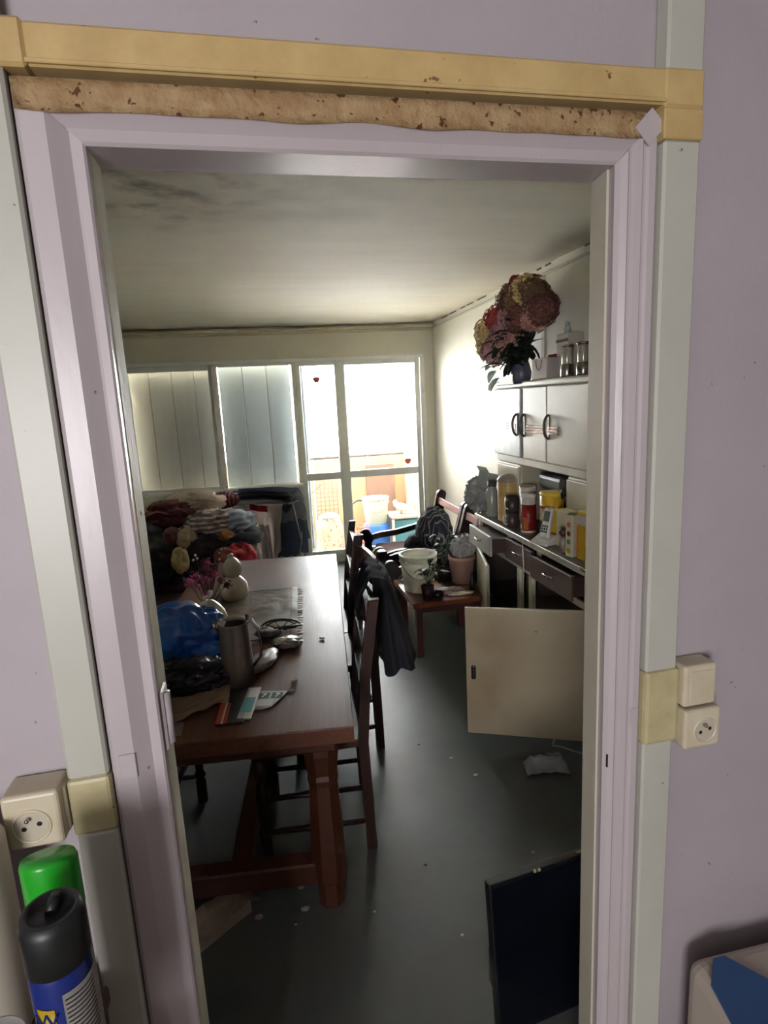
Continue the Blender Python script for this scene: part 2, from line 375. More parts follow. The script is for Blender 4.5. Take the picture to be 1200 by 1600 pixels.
# peeling strip on the left reveal, joint marks, strike plate
PEEL = mat('peeling_reveal', (200, 196, 178), .6, c2=(186, 180, 160), nscale=14, spots=(84, 70, 52), spotscale=22, spotth=.70, stretch=(4, 4, 1), bump=.4, bscale=30)
G().box(IL-.002, IL+.0012, .03, .0875, 0, ZI).done('stop_strip', PEEL, e)
G().box(IR+.002, IR+.006, .03, .0875, 0, ZI, rot=(0, 0, -.13)).done('stop_strip', mat('cream_reveal', (186, 182, 166), .5, c2=(176, 170, 152), nscale=6), e)
g = G().box(IL, IL+.006, .020, .06, 1.17, 1.27, .003).lathe([(0, 0), (.009, 0), (.009, .085), (0, .085)], (IL+.006, .035, 1.178), 12); g.done('hinge', FR, e)
G().box(-.262, -.2385, -.0055, -.003, 1.15, 1.19, .001).done('paint_patch', FR, e)
G().box(.603, .617, -.0045, -.002, 1.085, 1.12, .001).done('paint_patch', FR, e)
G().box(.5605, .5625, .003, .0065, 1.005, 1.03).done('latch_slot', DARK, e)

# ------------------------------------------------------------------ cable trunking round the doorway
def trunk(label, boxes, m=TRK):
    t = thing('cable_trunking', label, 'trunking'); dw(t)
    return t
t = trunk('vertical pale cable trunking running down left of the doorway', 0)
G().box(-.333, -.2765, -.012, .02, 1.166, 2.25, .004).done('cover', TRK, t)
G().box(-.333, -.2765, -.012, .02, .0, 1.075, .004).done('cover', TRK, t)
g = G().box(-.336, -.2755, -.014, .02, 1.075, 1.166, .006, seg=2); o = g.done('joint_cover', AGED2, t); o['label'] = 'yellowed joint cover beside the socket'
t = trunk('vertical pale cable trunking running down right of the doorway', 0)
G().box(.6245, .688, -.012, .02, 2.153, 2.5, .004).done('cover', TRK, t)
G().box(.6245, .688, -.012, .02, 1.188, 2.06, .004).done('cover', TRK, t)
G().box(.6245, .686, -.012, .02, 0, 1.05, .004).done('cover', TRK, t)
g = G().box(.623, .695, -.015, .02, 1.045, 1.19, .008, seg=2); o = g.done('joint_cover', AGED2, t); o['label'] = 'yellowed joint cover beside the sockets'
o = G().box(.622, .69, -.0135, .02, 2.06, 2.103, .002).done('joint_cover', YEL, t); o['label'] = 'yellow stained joint'
t = trunk('yellowed horizontal cable trunking above the doorway', 0)
G().box(-.25, .625, -.013, .02, 2.107, 2.156, .004).done('cover', YEL, t)
G().box(-.25, .625, -.016, -.012, 2.109, 2.1145, .001).done('cover_lip', YEL, t)
G().box(-.36, -.248, -.015, .02, 2.105, 2.159, .004).done('joint_cover', YEL, t)
G().box(.62, .689, -.015, .02, 2.103, 2.157, .004).done('joint_cover', YEL, t)

def socket(label, u0, u1, z0, z1, d, hole=True, cx=.5, cz=.5, rr=.024, m=AGED):
    t = thing('wall_socket' if hole else 'switch_box', label, 'socket' if hole else 'box'); dw(t)
    G().box(u0, u1, .02-d, .02, z0, z1, .006, seg=3).done('housing', m, t)
    if hole:
        x = u0+(u1-u0)*cx; z = z0+(z1-z0)*cz; M = Matrix.Rotation(R(90), 4, 'X')
        f = .02-d
        G().lathe([(rr*.86, -.001), (rr*.9, .0025), (rr, .0025), (rr*1.04, -.001)], (x, f, z), 32, M).done('rim', m, t)
        G().lathe([(0, .0008), (rr*.86, .0008)], (x, f, z), 32, M).done('well', mat('socket_well', (176, 168, 150), .5), t)
        for dx, dz, r in ((-.4, -.1, .0036), (.4, .1, .0036)):
            G().lathe([(0, .0012), (r, .0012), (r, 0)], (x+dx*rr, f, z+dz*rr), 12, M).done('pin_hole', DARK, t)
        G().lathe([(0, 0), (.003, 0), (.003, .008), (0, .0095)], (x-.003, f, z+rr*.5), 12, M).done('earth_pin', CHROME, t)
    return t
socket('square wall socket in a yellowed box right of the doorway, under a blank box', .694, .770, 1.035, 1.112, .052, cx=.56, cz=.45)
t = socket('blank cream switch box right of the doorway, above a socket', .694, .762, 1.116, 1.196, .046, False)
G().box(.706, .752, -.0275, -.025, 1.125, 1.185, .001).done('cover_plate', AGED, t)
t = socket('grimy wall socket in a cream box left of the doorway', -.416, -.340, 1.085, 1.17, .055, cx=.48, cz=.42, rr=.026)
G().box(-.350, -.336, -.022, .02, 1.09, 1.165, .004).done('collar', AGED, t)

# ================================================================== DRESSER (tall enamelled kitchen buffet) on the right wall
XC, XU = 1.36, 1.50         # front of the base, front of the upper part
Y0, Y1 = 2.35, 3.78
D = Vector((1.55, 3.06, 0)); ND = -D
IN = mat('dresser_inside', (70, 62, 55), .8)
DRW = mat('drawer_front_brown', (104, 84, 78), .35, c2=(86, 66, 60), nscale=7, coat=.2)
DRL = mat('drawer_front_pale', (176, 172, 168), .35, c2=(160, 154, 150), nscale=6)
t = thing('kitchen_dresser', 'cream enamelled kitchen dresser with open lower doors against the right wall', 'dresser', D)
XB = LRX1-.004
g = G(); g.box(XC+.01, XB, Y1-.02, Y1, .06, .88).box(XC+.01, XB, Y0, Y0+.02, .06, .88).box(XB-.012, XB, Y0+.02, Y1-.02, .06, .88)
g.box(XC+.01, XB-.012, Y0+.02, Y1-.02, .06, .08)
g.box(XC+.05, XB, 2.96, 2.975, .08, .69).box(XC+.05, XB, 3.11, 3.125, .08, .69).done('carcass', IN, t, ND)
g = G(); g.box(XC, XC+.02, Y0, Y1, .690, .722, .003).box(XC, XC+.02, Y0, Y1, .852, .88, .003).box(XC, XC+.02, Y0, Y0+.035, .06, .69, .003).box(XC, XC+.02, Y1-.03, Y1, .06, .88, .003)
g.box(XC, XC+.02, 2.93, 2.985, .08, .69, .003).box(XC, XC+.02, 3.10, 3.145, .08, .69, .003).box(XC, XC+.02, Y0, Y1, .05, .08, .003).box(XC+.0, XC+.02, Y0, Y0+.035, .722, .852, .002)
g.done('front_frame', CREAM, t, ND)
for yy in (Y0+.03, Y1-.06):
    for xx in (XC+.03, XB-.06): G().prism([(xx, yy), (xx+.035, yy), (xx+.035, yy+.035), (xx, yy+.035)], 0, .06, 'Z').done('foot', CREAM, t, ND)
G().box(XC-.02, XB, Y0-.01, Y1+.01, .88, .9, .004).done('worktop', mat('dresser_worktop', (126, 116, 100), .4, c2=(100, 90, 76), nscale=9), t, ND)
G().box(XC-.026, XC-.018, Y0+.03, 2.885, .876, .903, .002).box(XC-.026, XC-.018, 2.90, 3.26, .876, .903, .002).box(XC-.026, XC-.018, 3.28, Y1, .876, .903, .002).done('edge_strip', mat('edge_strip_metal', (205, 202, 196), .25, .6), t, ND)
def drawer(y0, y1, out, m, skew=0):
    cy = (y0+y1)/2; L = Vector((XC-out, cy, .787))-D; w = (y1-y0)/2
    f = G().box(-.018, 0, -w, w, -.062, .062, .004, seg=2).done('drawer', m, t, L, (0, 0, skew))
    G().box(.0, .25, -w+.02, w-.02, -.05, .04).done('drawer_box', mat('drawer_box_wood', (70, 52, 44), .7), f)
    h = G().tube([(-.016, -.045, .005), (-.034, -.035, .006), (-.038, 0, .006), (-.034, .035, .006), (-.016, .045, .005)], .006, 8, flat=.7).done('handle', CHROME, f)
drawer(3.295, 3.70, .085, DRL, -.03); drawer(2.895, 3.262, .008, DRW); drawer(2.42, 2.84, .035, DRW, .02)
for yy in (3.275, 2.868): G().box(XC, XC+.02, yy-.013, yy+.013, .722, .852, .002).done('drawer_divider', CREAM, t, ND)
# doors of the base: the near one swung wide open, the far one ajar
DOORM = mat('dresser_door_enamel', (178, 168, 142), .4, c2=(164, 150, 122), nscale=2.5, namt=.7, spots=(90, 72, 50), spotscale=34, spotth=.735)
add_stain(DOORM, (0, .50, 0), (1, .35, .6), (132, 108, 76), .7, 4, .25, .65)
hinge = Vector((XC-.004, Y0+.01, .375))-D
dd = G().box(-.02, 0, 0, .552, -.327, .327, .004, seg=2).done('door', DOORM, t, hinge, (0, 0, R(66)))
g = G().box(-.0235, -.0195, .505, .527, -.035, .035, .008, seg=3); g.done('finger_pull', mat('finger_pull_dark', (48, 42, 38), .35, .3), dd)
for z in (.24, -.24): G().lathe([(0, -.03), (.005, -.03), (.005, .03), (0, .03)], (-.004, -.004, z), 10).done('hinge_pin', CHROME, dd)
d2 = G().box(-.02, 0, -.50, 0, -.30, .30, .004, seg=2).done('door', CREAM, t, Vector((XC-.004, Y1-.01, .375))-D, (0, 0, R(-13)))
# centre narrow panel is missing: shelf inside
G().box(XC+.03, XB-.02, 3.13, Y1-.03, .40, .415).done('shelf', IN, t, ND)
# upper part
z0, z1 = 1.30, 1.735
g = G(); g.box(XU+.012, XB, 2.56, 3.77, z0, z0+.018).box(XU+.012, XB, 2.56, 3.77, z1-.02, z1).box(XU+.012, XB, 2.56, 2.575, .9, z1).box(XU+.012, XB, 3.755, 3.77, .9, z1).box(XB-.01, XB, 2.57, 3.76, .9, z1)
g.done('upper_carcass', mat('dresser_side_enamel', (196, 192, 174), .4), t, ND)
g = G().box(XU-.02, XB, 2.55, 3.335, z1-.008, z1+.028, .012, seg=3).done('top_board', CREAM, t, ND)
g = G().box(XU-.005, XB, 3.345, 3.775, z1-.008, z1+.016, .006, seg=2).done('top_board', CREAM, t, ND)
G().box(XU-.004, XU+.014, 2.56, 3.77, 1.262, 1.306, .003).done('front_rail', CREAM, t, ND)
CR2 = mat('upper_door_enamel', (196, 190, 168), .35, c2=(186, 178, 152), nscale=2)
CR3 = mat('upper_door_scuffed', (172, 174, 172), .35, c2=(146, 148, 148), nscale=9, namt=.4, stretch=(1, 2, .7))
def updoor(y0, y1, m, hy):
    c = Vector((XU-.004, (y0+y1)/2, (1.312+1.722)/2))-D; w = (y1-y0)/2
    f = G().box(-.02, 0, -w, w, -.207, .207, .006, seg=2).done('door', m, t, c)
    n = 14; pts = []
    # half-moon pull
    g = G(); g.tube([(-.022-.030*math.sin(math.pi*i/n), hy, .062*math.cos(math.pi*i/n)-.01) for i in range(n+1)], .0075, 8).box(-.026, -.02, hy-.012, hy+.012, -.075, .055, .002)
    g.done('half_moon_pull', mat('pull_metal', (92, 88, 84), .35, .7), f)
    return f
a = updoor(3.35, 3.765, CR3, -.17); b = updoor(3.005, 3.31, CR2, .12); c = updoor(2.565, 2.998, CR2, .19)
RIB = mat('decor_strip_copper', (150, 118, 100), .35, .5)
for k in range(3):
    zz = -.012-.016*k
    G().box(-.0265, -.019, -.14, .10, zz-.0055, zz+.0055, .001).done('trim_bar', RIB, b)
    G().box(-.0265, -.019, .085, .205, zz-.0055, zz+.0055, .001).done('trim_bar', RIB, c)
    G().box(-.0265, -.019, -.15, .0, zz-.0055, zz+.0055, .001).done('trim_bar', RIB, a)
# small side cupboards with rounded shoulder flanking the niche
def pillar(y0, y1):
    w = (y1-y0)/2; c = Vector((XU, (y0+y1)/2, .9))-D
    g = G().box(.0, XB-XU-.015, -w, w, .002, .36, .012, seg=3).box(-.014, .002, -w+.012, w-.012, .02, .345, .006, seg=2); g.done('side_cupboard', CR2, t, c)
pillar(3.40, 3.755); pillar(2.575, 2.81)
# thin cord hanging from the worktop
tag(G().tube([(1.315, 2.955, .905), (1.312, 2.952, .85), (1.316, 2.948, .75), (1.314, 2.95, .62), (1.316, 2.95, .36)], .0022, 6).done('hanging_cord', mat('cord_pale', (206, 196, 178), .6)), 'thin pale cord hanging from the dresser worktop between the drawers', 'cord')

# ------------------------------------------------------------------ things on the dresser worktop (z .90)
WZ = .9005
def box_part(name, m, p, sx, sy, h, bev=.004, loc=(0, 0, 0), rot=None): return G().box(-sx/2, sx/2, -sy/2, sy/2, 0, h, bev).done(name, m, p, loc, rot)
YT = mat('yellow_tin', (216, 178, 46), .35, c2=(200, 158, 36), nscale=6)
REDP = mat('red_print', (176, 52, 40), .4); BLUP = mat('blue_print', (58, 84, 120), .4); BRP = mat('brown_print', (110, 72, 44), .5); ORP = mat('orange_print', (204, 118, 62), .5); WHP = mat('white_print', (206, 204, 196), .5); BLK = mat('black_print', (26, 24, 26), .4); GRP = mat('green_print', (120, 150, 80), .5)
# tall yellow tin
t = thing('cocoa_tin', 'tall yellow tin with a red band and coloured picture, behind the white phone', 'tin', (1.485, 2.955, WZ), -.35)
G().lathe([(0, 0), (.062, 0), (.064, .004), (.064, .236), (.061, .24)], seg=32, sy=1.15).done('body', YT, t)
G().lathe([(.062, .238), (.066, .239), (.066, .254), (.05, .258), (0, .258)], seg=32, sy=1.15).done('lid', mat('yellow_lid', (222, 188, 70), .45), t)
def wrap(name, m, a0, a1, z0, z1, r, p, sy=1.0, n=14):
    return G().grid(n, 2, lambda u, v: ((r+.0008)*math.cos(a0+u*(a1-a0)), (r+.0008)*sy*math.sin(a0+u*(a1-a0)), z0+v*(z1-z0))).solid(.0006).done(name, m, p)
wrap('red_band', REDP, R(150), R(250), .172, .186, .064, t, 1.15); wrap('brand_panel', BLUP, R(160), R(185), .135, .158, .064, t, 1.15); wrap('picture', BRP, R(165), R(215), .03, .10, .064, t, 1.15, 10); wrap('white_panel', WHP, R(200), R(235), .11, .165, .064, t, 1.15)
# yellow packet near the frame
t = thing('cocoa_packet', 'yellow upright box with white top band and red label, nearest the door frame', 'box', (1.43, 2.45, WZ), .05)
box_part('carton', YT, t, .06, .15, .235)
for nm, m, y0, y1, a, b in (('white_band', WHP, -.074, .074, .17, .215), ('red_label', REDP, -.07, -.015, .14, .168), ('picture', BRP, -.07, .0, .01, .075), ('black_print', BLK, -.06, -.03, .09, .115), ('stripe', ORP, .06, .074, .01, .16)):
    G().box(-.0312, -.0296, y0, y1, a, b).done(nm, m, t)
t = thing('spice_packet', 'narrow white packet with red and green marks beside the nearest yellow box', 'packet', (1.395, 2.565, WZ), .25)
box_part('carton', mat('packet_white', (206, 200, 180), .5), t, .04, .05, .205)
for z, m in ((.16, ORP), (.115, REDP), (.075, GRP), (.03, YT)): G().lathe([(0, 0), (.013, 0), (.013, .0008), (0, .0008)], (-.0205, 0, z), 14, Matrix.Rotation(R(-90), 4, 'Y')).done('mark', m, t)
t = thing('carton', 'plain ivory upright carton between the phone and the spice packet', 'box', (1.47, 2.735, WZ), .1)
box_part('carton', mat('ivory_card', (204, 196, 160), .55), t, .08, .11, .195)
t = thing('salt_cellar', 'little brown glass ball with chrome cap standing before the ivory carton', 'jar', (1.40, 2.66, WZ))
G().lathe([(0, 0), (.016, 0), (.022, .03), (.018, .06), (.012, .075)], seg=16).done('jar', mat('salt_glass', (150, 140, 130), .2), t); G().ball((0, 0, .1), .024).done('ball', mat('brown_ball', (86, 64, 50), .3), t)
# cordless phone on its base
t = thing('cordless_phone', 'white cordless phone with grey screen leaning up in its base', 'phone', (1.395, 2.845, WZ), .35)
G().prism([(-.055, 0), (.05, 0), (.05, .045), (.02, .05), (-.05, .016)], -.06, .06, 'Y', bev=.004).done('base', mat('phone_white', (204, 202, 196), .35), t)
ph = G().box(-.013, .013, -.028, .028, 0, .165, .009, seg=3).done('handset', mat('phone_white', (0, 0, 0)), t, (-.012, -.005, .03), (0, R(14), 0))
G().box(-.0142, -.0125, -.021, .021, .09, .145, .002).done('screen', mat('phone_screen', (84, 92, 84), .3), ph)
g = G()
for i in range(3):
    for j in range(3): g.box(-.0148, -.0125, -.02+i*.0145, -.009+i*.0145, .03+j*.0145, .041+j*.0145, .001)
g.done('keypad', BLK, ph)
# red and white canister
t = thing('canister', 'slim canister with white top and red lower sleeve near the counter edge', 'canister', (1.43, 3.135, WZ))
G().lathe([(0, 0), (.042, 0), (.043, .003), (.043, .22), (.041, .222)], seg=28).done('body', mat('canister_white', (196, 188, 182), .35), t)
wrap('red_sleeve', mat('red_sleeve', (168, 46, 44), .3), R(120), R(330), .012, .165, .043, t, 1, 20); wrap('picture', ORP, R(205), R(245), .02, .09, .0436, t)
G().lathe([(.0435, .205), (.047, .207), (.047, .222), (.03, .228), (0, .228)], seg=28).done('lid', mat('canister_lid', (206, 204, 202), .35), t)
# beige ribbed canister with domed lid
BEI = mat('beige_canister', (196, 168, 104), .4, c2=(176, 148, 86), nscale=8)
t = thing('canister', 'tall straw-coloured canister with domed grey lid at the far counter end', 'canister', (1.46, 3.50, WZ))
pr_ = [(0, 0), (.066, 0)]
for k in range(12): pr_ += [(.066, .006+k*.02), (.0675, .012+k*.02), (.066, .018+k*.02)]
pr_ += [(.064, .25)]
G().lathe(pr_, seg=28).done('body', BEI, t)
G().lathe([(.066, .248), (.069, .25), (.069, .264), (.052, .286), (.02, .296), (0, .297)], seg=28).done('lid', mat('taupe_lid', (150, 138, 126), .4), t)
t = thing('jar', 'clear tall jar with black cap behind the straw-coloured canister', 'jar', (1.41, 3.655, WZ))
G().lathe([(0, 0), (.034, 0), (.036, .01), (.036, .17), (.026, .19), (.026, .2)], seg=20).done('jar', mat('grey_glass', (170, 176, 170), .15, trans=.3), t)
G().lathe([(.03, .198), (.03, .235), (0, .237)], seg=20).done('cap', mat('jar_cap', (60, 62, 60), .5), t)
# dark mug with cream handles, two cups
def mug(label, loc, rz, mb, mh, s=1):
    t = thing('mug', label, 'mug', loc, rz)
    G().lathe([(0, 0), (.034*s, 0), (.04*s, .008), (.041*s, .09*s), (.038*s, .09*s), (.036*s, .012), (0, .01)], seg=24).done('body', mb, t)
    G().tube([(-.038*s, 0, .075*s), (-.06*s, 0, .078*s), (-.07*s, 0, .055*s), (-.062*s, 0, .028*s), (-.039*s, 0, .02*s)], .0055, 8).done('handle', mh, t); return t
mug('dark brown mug with a pale handle standing before the straw-coloured canister', (1.40, 3.30, WZ), .3, mat('dark_mug', (70, 56, 52), .4), mat('cream_handle', (198, 188, 168), .4))
t = mug('dark mug stacked upon another mug beside the red canister', (1.405, 3.31, WZ+.0905), .5, mat('dark_mug', (0, 0, 0)), mat('cream_handle', (0, 0, 0)), 1.05)
# coffee maker in the niche
t = thing('coffee_maker', 'black coffee machine pushed into the dresser niche', 'appliance', (1.625, 3.07, WZ))
DKP = mat('dark_plastic', (42, 38, 38), .35)
G().box(-.10, .10, -.15, .15, 0, .05, .012, seg=2).done('base', DKP, t); G().box(.02, .10, -.15, .15, .05, .26, .012, seg=2).done('tank', DKP, t)
G().box(-.10, .10, -.15, .15, .24, .335, .03, seg=3).done('head', mat('grey_plastic_dark', (74, 74, 72), .35), t)
G().lathe([(0, 0), (.05, 0), (.06, .03), (.058, .10), (.045, .13)], (-.045, .04, .052), 24).done('jug', mat('jug_glass', (54, 48, 44), .1), t)
G().lathe([(0, 0), (.03, 0), (.032, .02), (.028, .07), (0, .075)], (-.05, .1, .338-.003), 16).done('knob', mat('pale_metal', (170, 176, 172), .3, .6), t) if False else None
t = thing('brown_glove', 'brown leather-like glove lying high in the niche corner on the coffee machine', 'glove', (1.575, 2.93, WZ+.05))
g = G().blob((0, 0, .03), (.03, .04, .035), 3, .12, 2, 3); g.done('palm', mat('brown_leather', (118, 92, 76), .6), t)
for k, (dy, dz, ln) in enumerate(((-.028, .065, .045), (-.01, .078, .05), (.01, .075, .05), (.028, .06, .045))):
    G().tube([(-.01, dy*.8, .045), (-.016, dy, dz), (-.02, dy*1.2+.01, dz+ln*.5)], [.012, .011, .008], 8).done('finger', mat('brown_leather', (0, 0, 0)), t)
t = thing('cup', 'pale cup lying on its side behind the red canister', 'cup', (1.475, 3.24, WZ))
G().lathe([(0, 0), (.04, 0), (.052, .2), (.05, .25), (.047, .25), (.038, .01), (0, .01)], seg=22).done('body', mat('pale_cup', (190, 184, 172), .4), t)
t['label'] = 'tall pale beaker standing behind the red and white canister'
t = thing('tap_lever', 'small dark tool hanging at the niche edge of the right side cupboard', 'tool', (1.478, 2.82, 1.14))
G().tube([(0, 0, 0), (-.012, -.01, .03), (-.012, -.03, .055)], .008, 8).done('lever', DKP, t); G().box(.0, .024, -.012, .012, -.02, .01, .003).done('plate', CHROME, t)
# bag bundle and box at the far end of the counter
GB = mat('grey_bag_plastic', (158, 158, 156), .55, c2=(126, 126, 124), nscale=7, bump=.3, bscale=20)
tag(G().blob((1.43, 3.93, 1.005), (.10, .12, .115), 5, .34, 3.0, 5).done('plastic_bag', GB), 'crumpled grey plastic bag bulging over the far counter end', 'bag')
t = thing('grey_carton', 'open grey carton balanced on the grey plastic bag', 'box', (1.42, 3.80, 1.065), .5, rot=(R(6), R(14), .5))
g = G(); g.box(-.05, .05, -.045, -.043, 0, .11).box(-.05, .05, .043, .045, 0, .11).box(-.05, -.048, -.045, .045, 0, .11).box(.048, .05, -.045, .045, 0, .11).box(-.05, .05, -.045, .045, 0, .003)
g.done('carton', mat('grey_card', (150, 154, 152), .6), t); G().box(-.051, .051, -.001, .001, 0, .045).done('flap', mat('grey_card', (0, 0, 0)), t, (0, .045, .11), (R(-50), 0, 0))

# ------------------------------------------------------------------ things on top of the dresser (z 1.763 near part, 1.751 far part)
TZ = 1.7635
t = thing('flower_bouquet', 'large bouquet of faded artificial hydrangeas in a vase on the dresser top', 'flowers', (1.575, 3.55, 1.7515))
G().lathe([(0, 0), (.045, 0), (.06, .03), (.064, .07), (.05, .12), (.042, .14)], seg=24).done('vase', mat('slate_vase', (92, 96, 112), .35), t)
FL = [mat('petal_ochre', (214, 190, 132), .8, c2=(172, 144, 96), nscale=24), mat('petal_rust', (140, 92, 80), .8, c2=(100, 62, 56), nscale=24), mat('petal_mauve', (184, 142, 140), .8, c2=(146, 110, 114), nscale=24), mat('petal_pink', (200, 154, 138), .8, c2=(162, 114, 104), nscale=24), mat('petal_red', (180, 74, 74), .8, c2=(136, 52, 56), nscale=24), mat('petal_brown', (138, 106, 78), .8, c2=(92, 68, 52), nscale=24)]
LEAF = mat('fabric_leaf', (56, 70, 54), .6, c2=(40, 52, 42), nscale=9)
rnd = random.Random(12)
def hydrangea(c, r, m, dirv, parent, n=64):
    """one flower head: a ball of four-petalled florets"""
    g = G(); c = Vector(c)
    for k in range(n):
        zc = 1-2*(k+.5)/n; a = k*2.399; q = Vector((math.sqrt(1-zc*zc)*math.cos(a), math.sqrt(1-zc*zc)*math.sin(a), zc))
        p = c+q*r*rnd.uniform(.72, 1.12); u = q.orthogonal().normalized(); v = q.cross(u); ph0 = rnd.random()*1.5; s = r*.40
        for j in range(4):
            an = ph0+j*math.pi/2; d = u*math.cos(an)+v*math.sin(an); w = u*math.cos(an+math.pi/2)+v*math.sin(an+math.pi/2)
            vs = [g.b.verts.new(x) for x in (p, p+d*s*.6+w*s*.42+q*s*.22, p+d*s+q*s*.1, p+d*s*.6-w*s*.42+q*s*.22)]
            g.b.faces.new(vs)
    g.ball(c, r*.66, 2)
    return g.done('flower_head', m, parent)
heads = [((-.02, .52-.0, .37), .075, 0), ((-.03, .44, .30), .07, 3), ((-.05, .30, .42), .085, 4), ((-.04, .36, .27), .07, 2), ((-.05, .19, .31), .08, 2), ((-.04, .07, .40), .09, 2), ((-.02, .14, .52), .085, 1), ((-.05, -.02, .50), .085, 5),
         ((.0, .10, .62), .04, 4), ((-.03, -.15, .53), .085, 0), ((-.03, -.27, .50), .08, 5), ((-.02, -.36, .40), .085, 1), ((-.04, -.28, .36), .075, 3), ((-.05, -.1, .38), .08, 1), ((.02, .42, .45), .06, 0), ((.0, .5, .20), .06, 4), ((-.04, .02, .28), .06, 3), ((.05, -.2, .45), .08, 1), ((.05, .2, .45), .08, 5), ((-.05, .60, .27), .055, 0), ((-.06, .47, .36), .085, 0), ((-.07, .40, .22), .065, 2), ((-.05, .55, .33), .06, 0), ((-.08, .12, .22), .055, 3)]
for p, r, mi in heads:
    p = (p[0], p[1]*.88-.02, p[2])
    hydrangea(p, r, FL[mi], None, t)
    G().tube([(0, 0, .15), (p[0]*.4, p[1]*.35, p[2]*.55), (p[0], p[1], p[2])], .004, 6).done('stem', LEAF, t)
def leaf(g, base, tip, w, droop=.02, n=5, nrm=None):
    base = Vector(base); tip = Vector(tip); d = tip-base; s = d.cross(Vector((0, 0, 1)))
    if s.length < 1e-4: s = Vector((1, 0, 0))
    s.normalize(); up = s.cross(d).normalized(); rows = []
    for i in range(n+1):
        u = i/n; c = base+d*u+up*(-droop*4*u*u+droop*2*u); ww = w*math.sin(math.pi*(u*.92+.04))**.8
        rows.append([g.b.verts.new(c-s*ww+up*ww*.25), g.b.verts.new(c), g.b.verts.new(c+s*ww+up*ww*.25)])
    for a, b in zip(rows, rows[1:]):
        for k in range(2): f = g.b.faces.new([a[k], a[k+1], b[k+1], b[k]]); f.smooth = True
for k in range(78):
    a = rnd.uniform(0, 6.28); el = rnd.uniform(-.25, .8); L = rnd.uniform(.10, .20); b = Vector((rnd.uniform(-.05, .03), rnd.uniform(-.12, .15), rnd.uniform(.08, .30)))
    d = Vector((-abs(math.cos(a))*.5 if rnd.random() < .8 else .1, math.sin(a), el)).normalized()
    g = G(); leaf(g, b, b+d*L, rnd.uniform(.03, .045), .03); g.solid(.0008); g.done('leaf', LEAF, t)
g = G()
PALEL = mat('pale_leaf', (168, 178, 172), .5)
for p, q in (((-.03, .35, .1), (-.04, .47, .06)), ((-.03, .38, .12), (-.04, .50, .15)), ((-.02, .3, .05), (-.06, .40, -.0)), ((-.05, .1, .15), (-.07, .2, .17)), ((-.02, .32, .02), (-.04, .46, .01))):
    g = G(); leaf(g, p, q, .028, .02); g.solid(.0008); g.done('leaf', PALEL, t)
t = thing('gift_box', 'small white carton with a grey arch printed on it, beside the bouquet', 'box', (1.545, 3.15, TZ), .1)
box_part('carton', mat('white_card', (190, 182, 176), .6), t, .09, .15, .115)
G().tube([(-.046, -.03*math.cos(math.pi*i/10), .105-.055*math.sin(math.pi*i/10)) for i in range(11)], .0025, 6).done('printed_arch', mat('grey_print', (110, 104, 104), .5), t)
t = thing('perfume_box', 'taller white carton with dark band behind the arch-printed carton', 'box', (1.64, 3.06, TZ), .0)
box_part('carton', mat('white_card', (0, 0, 0)), t, .09, .13, .235); G().box(-.047, -.0445, -.066, .066, .19, .205).done('band', mat('dark_band', (96, 72, 70), .5), t)
t = thing('red_box', 'small red box between the bouquet and the white cartons', 'box', (1.65, 3.24, TZ)); box_part('carton', mat('red_card', (140, 34, 34), .5), t, .06, .08, .14)
t = thing('figurine', 'tiny pale figurine on top of the taller white carton', 'figurine', (1.63, 3.07, TZ+.2355))
G().lathe([(0, 0), (.018, 0), (.014, .012), (.02, .025), (.008, .04)], seg=14).done('body', PALEL, t); G().ball((0, 0, .05), .014).done('head', PALEL, t)
def gjar(label, x, y, s=1):
    t = thing('chrome_jar', label, 'jar', (x, y, TZ))
    G().lathe([(0, 0), (.032, 0), (.034, .006), (.034, .06), (.03, .066)], seg=24).done('cup', CHROME, t)
    G().lathe([(.026, .062), (.028, .07), (.028, .145*s), (.026, .15*s), (0, .15*s)], seg=24).done('jar', mat('pale_glass_jar', (186, 182, 168), .12, .2), t)
    G().lathe([(0, .149*s), (.033, .149*s), (.033, .162*s), (0, .165*s)], seg=24).done('lid', CHROME, t)
gjar('chrome-footed glass jar on the dresser top beside the white cartons', 1.54, 2.90); gjar('chrome-footed glass jar on the dresser top nearest the door frame', 1.55, 2.755)
t = thing('bottle', 'dark green bottle at the near end of the dresser top', 'bottle', (1.62, 2.70, TZ))
G().lathe([(0, 0), (.036, 0), (.038, .01), (.038, .25), (.03, .29), (.014, .31), (.014, .33), (0, .33)], seg=24).done('body', mat('green_glass', (34, 50, 42), .12), t)
G().lathe([(.016, .325), (.016, .35), (0, .352)], seg=16).done('cap', BLK, t)

# ================================================================== DINING TABLE
TR = R(-5); TC = Vector((-.146, 2.649, 0))
TOP = mat('table_top_wood', (106, 68, 53), .36, c2=(80, 50, 38), nscale=5, namt=.6, stretch=(14, .8, 14), bump=.05, bscale=8, spec=.22)
add_stain(TOP, (.17, -.42, 0), (.22, .42, .3), (52, 38, 34), .9, 9, .3, .6)
add_stain(TOP, (.15, .2, 0), (.35, .8, .3), (128, 108, 96), .5, 5, .35, .7)
LEGM = mat('table_leg_wood', (86, 46, 30), .42, c2=(66, 34, 22), nscale=5, stretch=(6, 6, .8), bump=.08)
table = thing('dining_table', 'long dark wood trestle dining table covered with clutter', 'table', TC, TR)
wid, ln = .82, 2.05
G().box(-wid/2, wid/2, -ln/2, ln/2, .698, .75, .003, seg=2).done('tabletop', TOP, table)
G().box(-wid/2+.06, wid/2-.06, -ln/2+.12, -ln/2+.15, .60, .698, .004).done('apron', LEGM, table); G().box(-wid/2+.06, wid/2-.06, ln/2-.15, ln/2-.12, .60, .698, .004).done('apron', LEGM, table)
